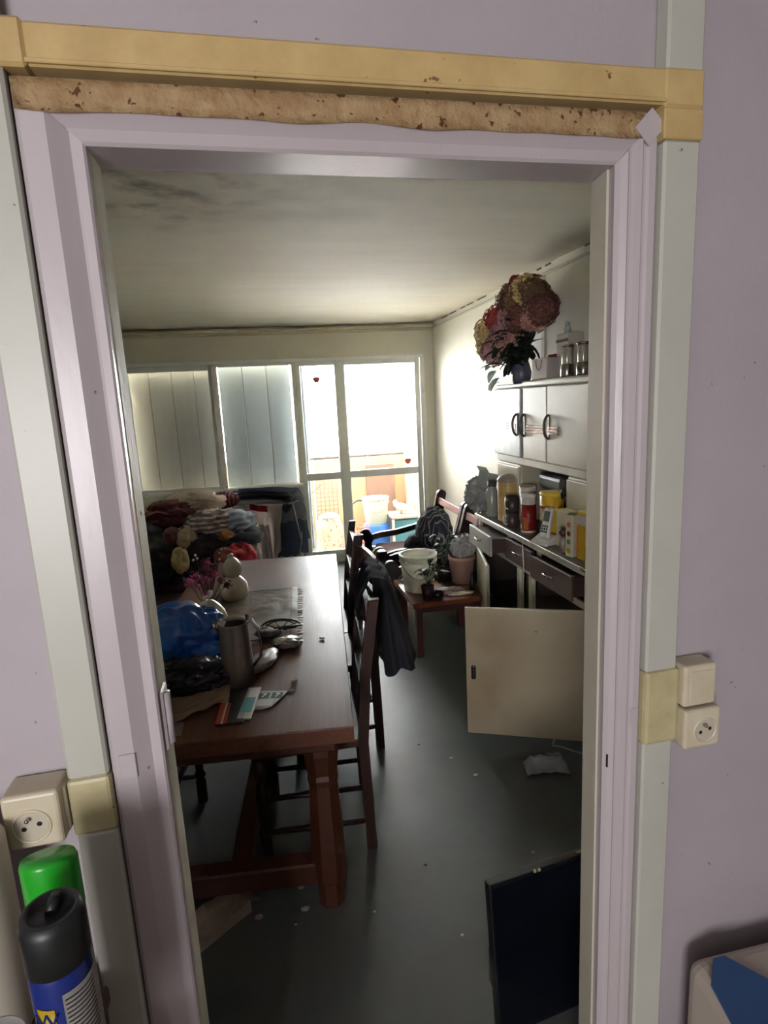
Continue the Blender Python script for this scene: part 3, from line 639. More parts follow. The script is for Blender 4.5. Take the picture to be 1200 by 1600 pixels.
for sx in (-1, 1): G().box(sx*(wid/2-.09)-.012, sx*(wid/2-.09)+.012, -ln/2+.15, ln/2-.15, .61, .698, .003).done('apron', LEGM, table)
def sq_lathe(prof, c, rot=0):
    return G().lathe([(r*1.18, z) for r, z in prof], c, 8, Matrix.Rotation(R(22.5), 4, 'Z'), smooth=False)
legp = [(0, .0), (.040, .0), (.040, .085), (.050, .10), (.053, .16), (.052, .24), (.048, .32), (.045, .40), (.043, .46), (.047, .485), (.043, .50), (.046, .52), (.050, .56), (.052, .575), (.052, .697), (0, .697)]
for sx in (-1, 1):
    for sy in (-1, 1): sq_lathe(legp, (sx*.30, sy*(ln/2-.185), 0)).done('leg', LEGM, table)
for sy in (-1, 1): G().box(-.27, .27, sy*(ln/2-.185)-.035, sy*(ln/2-.185)+.035, .09, .17, .006).done('cross_beam', LEGM, table)
G().box(-.035, .035, -(ln/2-.22), ln/2-.22, .10, .16, .006).done('stretcher', LEGM, table)

# ------------------------------------------------------------------ chairs round the table
def chair(label, loc, rz, group=None):
    t = thing('dining_chair', label, 'chair', loc, rz)
    w = .195
    for sx in (-1, 1):
        x = sx*w
        # back post: square section, curved, capped
        pts = [(-.205, 0), (-.20, .25), (-.195, .45), (-.215, .70), (-.245, .90), (-.262, 1.0)]
        poly = [(y-.019, z) for y, z in pts]+[(y+.019, z) for y, z in pts[::-1]]
        G().prism(poly, x-.016, x+.016, 'X', bev=.003).done('back_post', WOOD, t)
        G().lathe([(0, 0), (.022, 0), (.022, .10), (.016, .11), (.026, .13), (.016, .15), (.021, .2), (.026, .27), (.018, .33), (.014, .34), (.022, .36), (.022, .43), (0, .43)], (x, .19, 0), 14).done('leg', WOOD, t)
        G().tube([(x, -.2, .26), (x, -.05, .26), (x, 0, .26), (x, .05, .26), (x, .19, .26)], [.010, .010, .018, .010, .010], 8).done('stretcher', WOOD, t)
        G().tube([(x, -.2, .12), (x, 0, .12), (x, .19, .12)], [.010, .014, .010], 8).done('stretcher', WOOD, t)
    G().tube([(-w, .19, .30), (-.04, .19, .30), (0, .19, .30), (.04, .19, .30), (w, .19, .30)], [.010, .010, .02, .010, .010], 8).done('stretcher', WOOD, t)
    G().tube([(-w, -.20, .22), (w, -.20, .22)], .010, 8).done('stretcher', WOOD, t)
    G().prism([(-.20, -.19), (.20, -.19), (.215, .215), (-.215, .215)], .43, .462, 'Z', bev=.006).done('seat', mat('seat_wood', (70, 42, 30), .45), t)
    G().box(-.19, .19, .182, .205, .37, .43, .003).done('seat_rail', WOOD, t)
    def rail(zb, h, y, wave):
        n = 16; top = [(-w+.012+(2*w-.024)*i/n, zb+h+wave*math.sin(math.pi*i/n)) for i in range(n+1)]
        bot = [(-w+.012+(2*w-.024)*i/n, zb+wave*.6*(1-abs(math.cos(2*math.pi*i/n)))) for i in range(n+1)]
        g = G().prism(top+bot[::-1], -.010, .010, 'Y'); g.xf(Matrix.Translation((0, y, 0)))
        g.done('back_rail', WOOD, t)
    rail(.885, .06, -.246, .018); rail(.755, .045, -.222, .016); rail(.61, .045, -.206, .012)
    return t
R0 = R(86)
c1 = chair('dark rustic wooden chair nearest the door, dark jacket hanging on its back', (.066, 2.195, 0), R0)
c2 = copy_tree(c1); c2.location = (.185, 2.80, 0); c2.rotation_euler.z = R(97); c2['label'] = 'dark wooden chair at the right of the table, between two similar chairs'
c3 = copy_tree(c1); c3.location = (.165, 3.235, 0); c3.rotation_euler.z = R(86); c3['label'] = 'dark wooden chair at the right of the table, farthest from the door'
c4 = copy_tree(c1); c4.location = (-.63, 2.27, 0); c4.rotation_euler.z = R(-96); c4['label'] = 'dark wooden chair tucked under the left side of the table'
# jacket over the near chair
NAVY = mat('navy_cloth', (27, 29, 38), .9, c2=(20, 22, 30), nscale=8)
t = thing('jacket', 'dark navy jacket draped over the back of the nearest chair', 'jacket', (.312, 2.27, .99), R(86))
def shell(u, v):
    """closed hanging bundle: u round the bundle, v from the rail down to the hem"""
    a = u*2*math.pi; top = max(0.0, 1-v*5)
    wx = .165*(1-.25*top)*(1-.1*v); wy = .028+.052*v**.7
    f = 1+.10*math.sin(a*5+v*2)*v+.06*math.sin(a*9+1)*v
    x = math.cos(a)*wx*f+.01-.03*v; y = -.075-.05*v+math.sin(a)*wy*f*(1 if math.sin(a) < 0 else .8)
    z = .035-v*.385-.02*math.sin(a*3+1)*v*v
    return (x, y, z)
g = G().grid(64, 30, shell); V0 = [shell(i/40, 0) for i in range(40)]
f = g.b.faces.new([g.b.verts.new(p) for p in V0]); g.done('body', NAVY, t)
def fold(u, v):
    x = -.15+u*.30; s = v*.20; return (x, -.085+.105*min(1, v*1.6)+.006*math.sin(u*19), .035+.012*math.sin(min(1, v*1.6)*math.pi)-max(0, v-.35)*.30)
G().grid(24, 16, fold).solid(.006).done('lining', NAVY, t)
def sleeve(u, v):
    a = u*2*math.pi; r = .042*(1-.3*v); return (.10+.02*v+r*math.cos(a), -.08-.05*v+r*.7*math.sin(a)+.006*math.sin(v*18), .0-v*.38)
G().grid(18, 18, sleeve).done('sleeve', NAVY, t)

# ------------------------------------------------------------------ clutter on the dining table (z .75)
TT = .7505
GOURD = mat('glazed_ceramic', (208, 200, 180), .25, c2=(192, 184, 160), nscale=7, spots=(140, 80, 70), spotscale=12, spotth=.70, coat=.4)
t = thing('ceramic_jar', 'gourd-shaped cream ceramic jar at the far side of the table clutter', 'jar', (-.238, 2.93, TT))
G().lathe([(0, 0), (.052, 0), (.062, .012), (.070, .045), (.066, .08), (.045, .108), (.030, .118)], seg=32).done('body', GOURD, t)
G().lathe([(.031, .117), (.041, .13), (.047, .155), (.043, .18), (.028, .203), (.012, .216), (0, .219)], seg=32).done('lid', GOURD, t)
G().ball((0, 0, .226), (.013, .013, .011)).ball((-.014, -.005, .222), .008).done('knob', GOURD, t)
t = thing('ceramic_jar', 'mushroom-shaped ceramic jar with round cap, nearest the blue plastic bag', 'jar', (-.30, 2.37, TT))
G().lathe([(0, 0), (.046, 0), (.048, .01), (.042, .05), (.044, .09), (.05, .1)], seg=32).done('body', mat('pale_stem_ceramic', (172, 172, 156), .3, coat=.3), t)
G().lathe([(.045, .098), (.068, .10), (.071, .112), (.062, .14), (.044, .165), (.02, .185), (0, .19)], seg=32).done('cap', GOURD, t)
G().tube([(-.012, 0, .184), (-.012, 0, .198), (.006, 0, .2), (.012, 0, .21), (.014, 0, .225)], .009, 10).done('knob', GOURD, t)
t = thing('flower_posy', 'small posy of pink artificial flowers standing between the two ceramic jars', 'flowers', (-.325, 2.56, TT))
G().lathe([(0, 0), (.03, 0), (.036, .02), (.03, .09), (.026, .11)], seg=20).done('pot', mat('posy_pot', (120, 96, 80), .5), t)
PK = [mat('posy_pink', (186, 84, 128), .7), mat('posy_mauve', (130, 70, 88), .7), mat('posy_dark', (88, 56, 58), .8)]
rnd = random.Random(5)
for k in range(22):
    a = rnd.uniform(0, 6.28); r = rnd.uniform(.01, .10); z = .235-r*.9+rnd.uniform(-.02, .08); p = (r*math.cos(a)*1.1, r*math.sin(a)*.6, z)
    hydrangea(p, .015+rnd.random()*.009, PK[k % 3], None, t, 12)
    G().tube([(0, 0, .08), (p[0]*.5, p[1]*.5, .14), p], .0016, 5).done('stem', PK[2], t)
for k in range(6):
    p = ((-.03, 0, .33), (-.024, 0, .315), (.075, .05, .335), (.066, .05, .318), (.062, .05, .29), (-.04, 0, .31))[k]
    G().tube([(0, 0, .10), (p[0]*.6, p[1]*.6, p[2]*.7), p], .001, 5).done('stem', PK[2], t)
    G().ball(p, .0065, 1).done('bead', mat('white_bead', (214, 206, 204), .3), t)
for k in range(8):
    a = 3.6+k*.35; g = G(); leaf(g, (0, 0, .1), (.10*math.cos(a), .09*math.sin(a), .09-.02*(k % 3)), .008, .02); g.solid(.0006).done('leaf', mat('dry_leaf', (52, 46, 36), .7), t)
# steel pitcher
STEEL = mat('dull_steel', (150, 142, 136), .32, .75, c2=(124, 114, 108), nscale=4, stretch=(3, 3, .6))
t = thing('pitcher', 'tall dull steel pitcher with curved handle in the table clutter', 'pitcher', (-.176, 1.985, TT), R(-8))
G().lathe([(0, .002), (.055, .0), (.057, .004), (.056, .06), (.051, .15), (.048, .215), (.049, .222), (.047, .222), (.046, .21), (.05, .06), (.052, .01), (0, .008)], seg=36).done('body', STEEL, t)
G().tube([(.042, .0, .215), (.062, .0, .226), (.082, 0, .19), (.09, 0, .14), (.082, 0, .09), (.052, 0, .055)], .005, 10, flat=1.6).done('handle', CHROME, t)
G().tube([(-.045, 0, .2), (-.058, 0, .212), (-.066, 0, .222)], [.014, .012, .009], 10).done('spout', CHROME, t)
G().lathe([(0, 0), (.004, 0), (.007, .014), (.006, .02), (0, .022)], (.048, .0, .226), 12).done('thumb_knob', mat('knob_brown', (80, 60, 48), .4), t)
tag(G().box(-.012, .012, -.003, .003, 0, .04, .002).done('cap_piece', WHP, None, (-.228, 1.99, TT+.196), (.1, .5, 0)), 'little white plastic piece caught on the pitcher rim', 'cap')
bpy.data.objects['cap_piece'].name = 'plastic_clip'
# blue plastic bag over a plate
BLUE = mat('blue_plastic', (24, 96, 178), .28, c2=(14, 70, 148), nscale=5, bump=.25, bscale=18, coat=.3)
tag(G().blob((-.39, 2.20, TT+.125), (.155, .12, .105), 8, .20, 1.9, 5).blob((-.29, 2.12, TT+.07), (.07, .07, .045), 3, .3, 2.4, 4).done('blue_bag', BLUE), 'bright blue plastic bag bunched up on the left of the table', 'bag')
t = thing('plate', 'shallow yellow-green plate under the blue plastic bag', 'plate', (-.40, 2.10, TT+.045), rot=(R(-6), R(3), 0))
G().lathe([(0, 0), (.05, 0), (.10, .018), (.128, .026), (.13, .030), (.10, .024), (.05, .006), (0, .006)], seg=40).done('dish', mat('yellow_green_plate', (150, 152, 62), .35), t)
tag(G().blob((-.31, 1.985, TT+.045), (.12, .085, .055), 14, .28, 2.2, 5, flat=-.8).done('black_bag', mat('black_plastic', (26, 27, 36), .4, bump=.3, bscale=24)), 'crumpled black plastic bag between the pitcher and the blue bag', 'bag')
tag(G().blob((-.47, 1.99, TT+.03), (.10, .08, .035), 4, .15, 2, 4, flat=-.8).done('brown_pouch', mat('brown_pouch', (84, 62, 54), .6)), 'flat brown pouch under the yellow-green plate at the left', 'pouch')
def sheet(name, label, cat, pts_fn, nu, nv, m, th=.0012):
    g = G().grid(nu, nv, pts_fn).solid(th); return tag(g.done(name, m), label, cat)
TAN = mat('tan_paper', (176, 148, 122), .75, c2=(158, 130, 104), nscale=6)
def tanf(u, v):
    x = -.47+u*.27; y = 1.70+v*.13+u*.11; w = noise.noise(Vector((u*4, v*3, 2)))
    return (x, y+.02*noise.noise(Vector((u*3, 1, 0))), TT+.014+.022*abs(w)+.02*v*(1-u))
sheet('kraft_paper', 'crumpled tan paper at the near left corner of the table', 'paper', tanf, 26, 14, TAN)
sheet('paper_scrap', 'pale pinkish paper under the tan paper at the table edge', 'paper', lambda u, v: (-.46+u*.13, 1.68+v*.08, TT+.003+.003*math.sin(u*4)), 8, 4, mat('pink_grey_paper', (164, 146, 140), .7))
# leaflets
t = thing('leaflet', 'folded leaflet with red stripes lying at the near table edge', 'leaflet', (-.185, 1.80, TT+.004), R(-4))
G().box(-.042, .042, -.105, .105, 0, .006, .001).done('cover', mat('leaflet_dark', (46, 42, 44), .35), t)
for a, b, m in ((-.042, -.028, REDP), (-.024, -.020, WHP), (-.019, -.008, REDP), (-.027, -.0245, ORP)): G().box(a, b, -.105, .02, .0058, .0068).done('stripe', m, t)
t = thing('leaflet', 'white and teal leaflet beside the red-striped one', 'leaflet', (-.135, 1.81, TT+.005), R(-9))
G().box(-.022, .022, -.10, .10, 0, .005, .001).done('cover', mat('leaflet_white', (190, 188, 178), .4), t)
G().box(-.019, .016, -.06, .03, .0048, .0058).done('teal_panel', mat('teal_print', (62, 136, 140), .4), t)
t = thing('flyer', 'grey flyer with two black squares reading 7 and 7, right of the leaflets', 'flyer', (-.078, 1.822, TT+.002), R(-12))
G().prism([(-.045, -.06), (-.005, -.062), (.022, -.045), (.052, .035), (.058, .055), (-.045, .062)], 0, .0015, 'Z').done('sheet', mat('flyer_grey', (140, 138, 134), .4), t)
for x in (-.018, .026):
    b = G().box(x-.018, x+.018, .008, .046, .0014, .0022).done('black_square', BLK, t)
    text_part('7', .036, WHP, t, (x, .027, .0023), (0, 0, 0))
G().box(-.04, .02, -.04, .0, .0014, .002).done('print_panel', mat('flyer_pale', (168, 168, 162), .5), t)
# plastic place mat and crumpled foil things on it
MATP = mat('placemat_plastic', (172, 158, 138), .35, c2=(146, 130, 112), nscale=12, bump=.5, bscale=14)
t = thing('place_mat', 'wrinkled translucent plastic place mat with a fringed right edge', 'place mat', (-.14, 2.66, TT), R(-3))
G().grid(30, 40, lambda u, v: (-.20+u*.40, -.36+v*.72, .003+.006*abs(noise.noise(Vector((u*5, v*9, 1))))+.004*abs(noise.noise(Vector((u*13, v*22, 4)))))).solid(.0012).done('sheet', MATP, t)
g = G()
for a, b, c, d in ((-.17, .17, -.33, -.328), (-.17, .17, .33, .332), (-.17, -.168, -.33, .33), (.17, .172, -.33, .33), (-.02, -.018, -.3, .3)): g.box(a, b, c, d, .008, .010)
g.done('embossed_border', mat('border_dark', (78, 68, 60), .5), t)
for k in range(22): G().box(.195, .214+.006*((k*7) % 3), -.35+k*.032, -.336+k*.032, .001, .0028).done('fringe', MATP, t)
FOIL = mat('foil', (150, 144, 136), .3, .6, c2=(90, 84, 78), nscale=18, bump=.6, bscale=40)
t = thing('wire_tray', 'dark leaf-shaped openwork dish on the place mat', 'dish', (-.02, 2.42, TT+.008), R(-5))
def lp(r): return [(r*(1.0+.0)*math.cos(a), .62*r*math.sin(a)*(1-.25*math.cos(a)), .012+.012*abs(math.sin(a))) for a in [2*math.pi*i/28 for i in range(29)]]
G().tube(lp(.085), .005, 6).tube(lp(.06), .003, 6).done('rim', mat('dark_bronze', (58, 54, 46), .35, .7), t)
for k in range(10):
    a = k*.63; G().tube([(0, 0, .004), (.04*math.cos(a), .026*math.sin(a), .006), (.082*math.cos(a), .05*math.sin(a), .014)], .0028, 5).done('rib', mat('dark_bronze', (0, 0, 0)), t)
tag(G().blob((.0, 2.25, TT+.016), (.055, .045, .016), 21, .4, 4, 4, flat=-.8).done('crumpled_foil', FOIL), 'crumpled silvery wrapper at the near end of the place mat', 'foil')
tag(G().blob((-.075, 2.36, TT+.022), (.05, .03, .014), 27, .3, 4, 4, flat=-.8).done('crumpled_foil', FOIL), 'second crumpled wrapper beside the openwork dish, near the pitcher handle', 'foil')
tag(G().blob((-.092, 2.11, TT+.015), (.045, .10, .014), 30, .2, 3, 4, flat=-.8, twist=R(-22)).done('folded_film', mat('film_grey', (128, 118, 110), .3, c2=(96, 86, 80), nscale=20)), 'long folded strip of grey film right of the pitcher', 'film')
for k, (x, y) in enumerate(((.012, 1.93), (.0, 1.86), (.14, 2.28), (.07, 2.62))):
    lab = ('pale crumb of paper on the tabletop above the flyer', 'pale crumb of paper at the tip of the flyer', 'crumb of paper on the worn right side of the tabletop', 'crumb of paper on the tabletop right of the place mat fringe')[k]
    tag(G().blob((x, y, TT+.004), (.010, .008, .004), 40+k, .4, 3, 2, flat=-.8).done('paper_crumb', mat('crumb_dull', (150, 144, 132), .8)), lab, 'crumb', 'crumbs on the tabletop')

# ================================================================== SOFA, CLOTHES, DRYING RACK (far left)
MAR = mat('maroon_fabric', (72, 34, 34), .85, c2=(58, 26, 27), nscale=10, sheen=.2, bump=.1, bscale=90)
t = thing('sofa', 'dark maroon sofa along the left wall beneath the heap of clothes', 'sofa', (-.93, 4.15, 0))
G().box(-.46, .40, -1.05, 1.05, .06, .28, .03, seg=3).done('base', MAR, t)
for k in (-1, 1): G().box(-.24, .42, k*.475-.46, k*.475+.46, .28, .46, .05, seg=4).done('seat_cushion', MAR, t)
G().box(-.47, -.24, -1.02, 1.02, .28, .84, .07, seg=4).done('backrest', MAR, t)
for k in (-1, 1): G().box(-.46, .41, k*1.05-.10, k*1.05+.10, .05, .66, .06, seg=4).done('armrest', MAR, t)
for x in (-.38, .32):
    for y in (-1.0, 1.0): G().lathe([(0, 0), (.018, 0), (.026, .06), (0, .06)], (x, y, 0), 14).done('foot', BLK, t)
FC = lambda n, c, **k: mat(n, c, .9, sheen=.15, bump=.15, bscale=60, **k)
garm = [
 ('black garment at the bottom left of the clothes heap', (-.88, 4.28, .66), (.24, .24, .19), 1, FC('cloth_black', (30, 27, 31)), .14),
 ('large dark brown garment at the base of the clothes heap, behind the pink posy', (-.55, 4.40, .68), (.24, .26, .20), 2, FC('cloth_dark_brown', (42, 34, 34)), .14),
 ('grey-blue garment at the left flank of the clothes heap', (-.91, 4.42, .845), (.13, .18, .09), 3, FC('cloth_grey_blue', (128, 134, 140)), .18),
 ('maroon top bunched on the upper left of the clothes heap', (-.76, 4.45, .955), (.17, .19, .10), 4, FC('cloth_maroon', (96, 40, 44)), .16),
 ('beige top crowning the clothes heap', (-.60, 4.60, 1.0), (.22, .18, .085), 5, FC('cloth_beige', (176, 160, 144)), .2),
 ('pale striped shirt folded over the middle of the clothes heap', (-.49, 4.36, .875), (.15, .15, .11), 6, stripes('cloth_striped', (186, 174, 166), (120, 106, 104), 9, 'Z', .9, 3, .35), .26),
 ('red and black tartan cloth on top of the clothes heap', (-.40, 4.72, .985), (.12, .12, .06), 7, stripes('cloth_tartan', (120, 44, 48), (30, 28, 36), 11, 'X', .9, 2), .15),
 ('light blue denim garment on the right of the clothes heap', (-.31, 4.50, .84), (.15, .2, .09), 8, FC('cloth_light_denim', (134, 148, 164)), .2),
 ('dark navy garment under the light blue one', (-.30, 4.42, .745), (.18, .2, .09), 9, FC('cloth_navy', (54, 58, 74)), .18),
 ('orange cloth tucked in the right of the clothes heap', (-.37, 4.27, .80), (.06, .06, .035), 10, FC('cloth_orange', (172, 112, 58)), .2),
 ('bright red garment hanging down the right of the clothes heap', (-.29, 4.20, .62), (.13, .16, .125), 11, FC('cloth_red', (176, 46, 60)), .2),
 ('reddish brown garment beside the bright red one', (-.38, 4.15, .665), (.07, .10, .07), 12, FC('cloth_rust', (132, 74, 66)), .2),
 ('small pale yellow garment low in the middle of the clothes heap', (-.66, 4.05, .70), (.055, .06, .085), 13, FC('cloth_pale_yellow', (176, 160, 112)), .2),
 ('small beige garment above the pale yellow one', (-.63, 4.22, .80), (.07, .07, .08), 14, FC('cloth_sand', (168, 146, 124)), .2),
 ('dusty rose garment between the maroon and the sand-coloured ones', (-.73, 4.25, .82), (.06, .08, .07), 15, FC('cloth_rose', (124, 78, 76)), .2),
 ('teal-grey garment edge at the lower right of the clothes heap', (-.20, 4.32, .58), (.06, .14, .12), 16, FC('cloth_teal_grey', (84, 96, 100)), .2),
]
for lab, c, r, sd, m, amp in garm:
    tag(G().blob((0, 0, 0), r, sd, amp*1.15, 1.7, 5 if max(r) > .1 else 4).done('garment', m, None, c), lab, 'clothes', 'clothes heaped on the sofa')
# drying rack with trousers
t = thing('drying_rack', 'folding metal drying rack in front of the windows, draped with trousers', 'rack', (-.06, 5.05, 0))
RM = mat('rack_metal', (160, 164, 166), .35, .7)
for sy in (-1, 1):
    for sx in (-1, 1): G().tube([(sx*.27, sy*.30, 0), (sx*.27, 0, .55), (sx*.27, -sy*.12, .90)], .009, 8).done('leg', RM, t)
    G().tube([(-.27, sy*.12, .90), (.27, sy*.12, .90)], .009, 8).done('rail', RM, t)
for k in range(-1, 2): G().tube([(-.27, k*.05, .90), (.27, k*.05, .90)], .004, 6).done('rod', RM, t)
for sx in (-1, 1): G().tube([(sx*.27, -.12, .90), (sx*.27, .12, .90)], .006, 6).done('rail', RM, t)
def trousers(label, m, y, dz, x0, x1, Ll, seed, xoff):
    rn = random.Random(seed); ph = rn.random()*6
    def f(u, v):
        # v across the depth of the drape; the two legs hang down over the right side of the rail
        yy = y-.10+v*.20; w = x1-x0; s = u*(w+Ll); z = .925+dz+.006*math.sin(v*9+ph)
        if s < w: x = x0+s; z += .012*math.sin(s/w*math.pi)
        else:
            q = s-w; x = x1+.03*math.sin(min(q*9, 1.57))+.06*q-(1-v)*.20*min(1, q*7); z -= q*.97-.0
        return (x, yy+.008*math.sin(s*22+ph), z+.010*math.sin(v*20+s*5+ph))
    o = G().grid(46, 14, f).solid(.013).done('trousers', m); return tag(o, label, 'trousers', 'trousers draped over the drying rack')
DN = [FC('denim_dark', (74, 82, 102)), FC('denim_grey', (128, 130, 138)), FC('denim_blue', (104, 118, 140)), FC('denim_slate', (92, 96, 108))]
trousers('dark blue jeans, lowest on the drying rack, legs hanging far down at the right', DN[0], 5.0, .0, -.33, .20, .50, 1, 0)
trousers('slate-grey trousers, second layer on the drying rack', DN[3], 5.02, .022, -.34, .21, .40, 2, 0)
trousers('grey trousers with pale edge, third layer on the drying rack', DN[1], 5.0, .044, -.32, .215, .24, 3, 0)
trousers('dusty blue jeans, topmost on the drying rack', DN[2], 5.03, .066, -.33, .205, .10, 4, 0)
def shirt(u, v):
    x = -.29+u*.44; z = .90-v*.50*(1-.25*(2*u-1)**2); y = 4.86+.02*math.sin(u*16+v*3)+.03*noise.noise(Vector((u*3, v*3, 5)))-.03*v; return (x+.03*v*(1-2*u), y, z)
tag(G().grid(36, 24, shirt).solid(.006).done('shirt', FC('cloth_taupe', (206, 194, 188))), 'taupe shirt hanging down the front of the drying rack', 'shirt')
tag(G().grid(14, 8, lambda u, v: (-.12+u*.15, 4.82+.01*math.sin(u*9), .915-v*.05-.02*u)).solid(.005).done('red_cloth', FC('cloth_red', (0, 0, 0))), 'red strip of cloth over the taupe shirt on the drying rack', 'cloth')
def towel(u, v):
    return (-.06+u*.09+.03*v, 4.84+.015*math.sin(u*12), .74-v*.40)
tag(G().grid(16, 16, towel).solid(.006).done('trouser_leg', FC('cloth_taupe', (0, 0, 0))), 'taupe trouser leg hanging at the centre front of the drying rack', 'trousers')

RK = Matrix.Translation((-.06, 5.05, 0)) @ Matrix.Rotation(R(-24), 4, 'Z') @ Matrix.Translation((.06, -5.05, 0))
for o in list(COL.objects):
    if not o.parent and o.name.split('.')[0] in ('drying_rack', 'trousers', 'shirt', 'red_cloth', 'trouser_leg'): o.matrix_world = RK @ Matrix.Translation(o.location)

# ================================================================== COFFEE TABLE AND ARMCHAIRS (right of centre)
CT = mat('coffee_table_wood', (122, 66, 44), .35, c2=(92, 46, 32), nscale=5, stretch=(1, 10, 1), bump=.08)
t = thing('coffee_table', 'low reddish wood table with grooved end, between the armchairs and the dresser', 'table', (1.075, 3.80, 0), R(1))
G().box(-.27, .27, -.29, .27, .365, .40, .004).done('tabletop', CT, t)
for k, x in enumerate((-.262, -.246)): G().box(x-.004, x+.003, -.285, .265, .399, .403, .001).done('bead_moulding', mat('bead_wood', (150, 104, 78), .3), t)
for sx in (-1, 1):
    for sy in (-1, 1): G().prism([(sx*.215-.022, sy*.21-.02), (sx*.215+.022, sy*.21-.02), (sx*.215+.022, sy*.21+.02), (sx*.215-.022, sy*.21+.02)], 0, .365, 'Z', bev=.003).done('leg', mat('coffee_leg_wood', (70, 38, 30), .45), t)
for sx in (-1, 1): G().box(sx*.215-.01, sx*.215+.01, -.19, .19, .31, .365).done('apron', mat('coffee_leg_wood', (0, 0, 0)), t)
for sy in (-1, 1): G().box(-.19, .19, sy*.21-.01, sy*.21+.01, .31, .365).done('apron', mat('coffee_leg_wood', (0, 0, 0)), t)
CZ = .4005
BK = trans_mat('bucket_plastic', (240, 240, 232), .45, .35)
def bucket(name, label, cat, loc, r, h, m, par=None):
    t = thing(name, label, cat, loc)
    G().lathe([(0, 0), (r*.80, 0), (r*.82, .006), (r*.97, h*.82), (r*.97, h), (r*.95, h), (r*.94, h*.8), (r*.79, .01), (0, .008)], seg=36).done('body', m, t)
    G().lathe([(r*.97, h*.80), (r*1.04, h*.80), (r*1.04, h*.83), (r*.98, h*.83), (r*.98, h*.93), (r*1.05, h*.93), (r*1.06, h), (r*.98, h)], seg=36).done('rim', m, t)
    for k in range(24):
        a = 2*math.pi*k/24; G().box(-.003, .003, -.005, .005, 0, h*.09).done('rim_rib', m, t, (r*1.0*math.cos(a), r*1.0*math.sin(a), h*.835), (0, 0, a))
    G().tube([(r*1.05*math.cos(a), r*1.05*math.sin(a), h*.8-.10*math.sin((a-3.4)/2.4*math.pi)) for a in [3.4+2.4*i/14 for i in range(15)]], .0025, 6).done('handle', CHROME, t)
    return t
bucket('bucket', 'white ribbed plastic bucket standing on the low wood table', 'bucket', (.925, 3.80, CZ), .125, .255, BK)
# plants
GRN = mat('leaf_green', (58, 76, 46), .45, c2=(34, 48, 32), nscale=9); GRN2 = mat('leaf_grey_green', (76, 92, 74), .5, c2=(50, 66, 54), nscale=9)
POTD = mat('dark_pot', (52, 30, 28), .5)
def plant(label, loc, n, r, h, m, pot, seed, pr, phh, w=.022):
    t = thing('potted_plant', label, 'plant', loc); rn = random.Random(seed)
    G().lathe([(0, 0), (pr*.75, 0), (pr, phh), (pr*.92, phh), (pr*.7, .01), (0, .01)], seg=24).done('pot', pot, t)
    G().lathe([(0, phh*.85), (pr*.88, phh*.85)], seg=24).done('soil', mat('soil', (48, 36, 28), .95), t)
    for k in range(n):
        a = rn.uniform(0, 6.28); rr = rn.uniform(.4, 1)*r; z = phh+rn.uniform(.25, 1)*h; p = Vector((rr*.6*math.cos(a), rr*.6*math.sin(a), z))
        G().tube([(0, 0, phh*.85), (p.x*.4, p.y*.4, phh+(z-phh)*.6), p], .002, 5).done('stem', m, t)
        g = G(); leaf(g, p, p+Vector((math.cos(a)*rr*.75, math.sin(a)*rr*.75, rn.uniform(-.4, .5)*rr)), w*rn.uniform(.8, 1.2), .015); g.solid(.0008); g.done('leaf', m, t)
    return t
plant('small leafy plant in a dark red-brown pot in front of the white bucket', (.93, 3.585, CZ), 18, .11, .13, GRN, POTD, 3, .045, .09, .020)
plant('grey-green plant in a dark pot behind the white bucket, before the crumpled film', (1.15, 3.93, CZ), 20, .12, .21, GRN2, BLK, 9, .06, .12, .022)
tag(G().blob((.995, 3.57, CZ+.028), (.035, .03, .028), 50, .15, 2, 3, flat=-.9).done('black_cup', BLK), 'squat black pot lying right of the small leafy plant', 'pot')
PKB = mat('dusty_pink_pot', (166, 134, 122), .5, c2=(150, 118, 106), nscale=6)
t = thing('planter', 'dusty pink planter with dry soil at the right of the low wood table', 'planter', (1.255, 3.86, CZ))
G().lathe([(0, 0), (.072, 0), (.09, .165), (.096, .168), (.096, .195), (.088, .195), (.084, .165), (.066, .01), (0, .01)], seg=32).done('pot', PKB, t)
G().lathe([(0, .16), (.083, .16)], seg=24).done('soil', mat('red_soil', (104, 62, 48), .95, c2=(80, 46, 36), nscale=30, bump=.6, bscale=40), t)
FILM = mat('clear_film', (206, 202, 198), .4, c2=(140, 138, 136), nscale=10, bump=.5, bscale=22, alpha=.75)
tag(G().blob((1.275, 3.86, CZ+.255), (.10, .07, .075), 60, .42, 3.6, 5, twist=.6).done('crumpled_film', FILM), 'crumpled clear plastic film lying on the dusty pink planter', 'film')
tag(G().blob((1.10, 3.66, CZ+.014), (.09, .05, .016), 70, .5, 4, 4, flat=-.8).done('crumpled_paper', mat('paper_white_brown', (188, 170, 156), .5, c2=(90, 62, 56), nscale=24)), 'crumpled white and brown wrappers on the low wood table front', 'paper')
tag(G().blob((1.16, 3.59, CZ+.010), (.08, .022, .010), 72, .4, 4, 3, flat=-.8).done('peel', mat('pale_peel', (206, 192, 176), .4)), 'pale curled peel at the front edge of the low wood table', 'peel')
tag(G().lathe([(0, 0), (.022, 0), (.018, .04), (.012, .08), (.009, .12), (0, .122)], seg=14).done('black_bottle', BLK, None, (1.265, 3.67, CZ)), 'small black bottle at the right end of the low wood table', 'bottle')
t = thing('tray', 'shallow wooden tray with crumpled paper at the back of the low wood table', 'tray', (1.08, 3.99, CZ))
G().box(-.10, .10, -.05, .05, 0, .006).done('base', CT, t)
for s in (-1, 1): G().box(-.10, .10, s*.05-.004, s*.05+.004, 0, .022).done('side', CT, t)
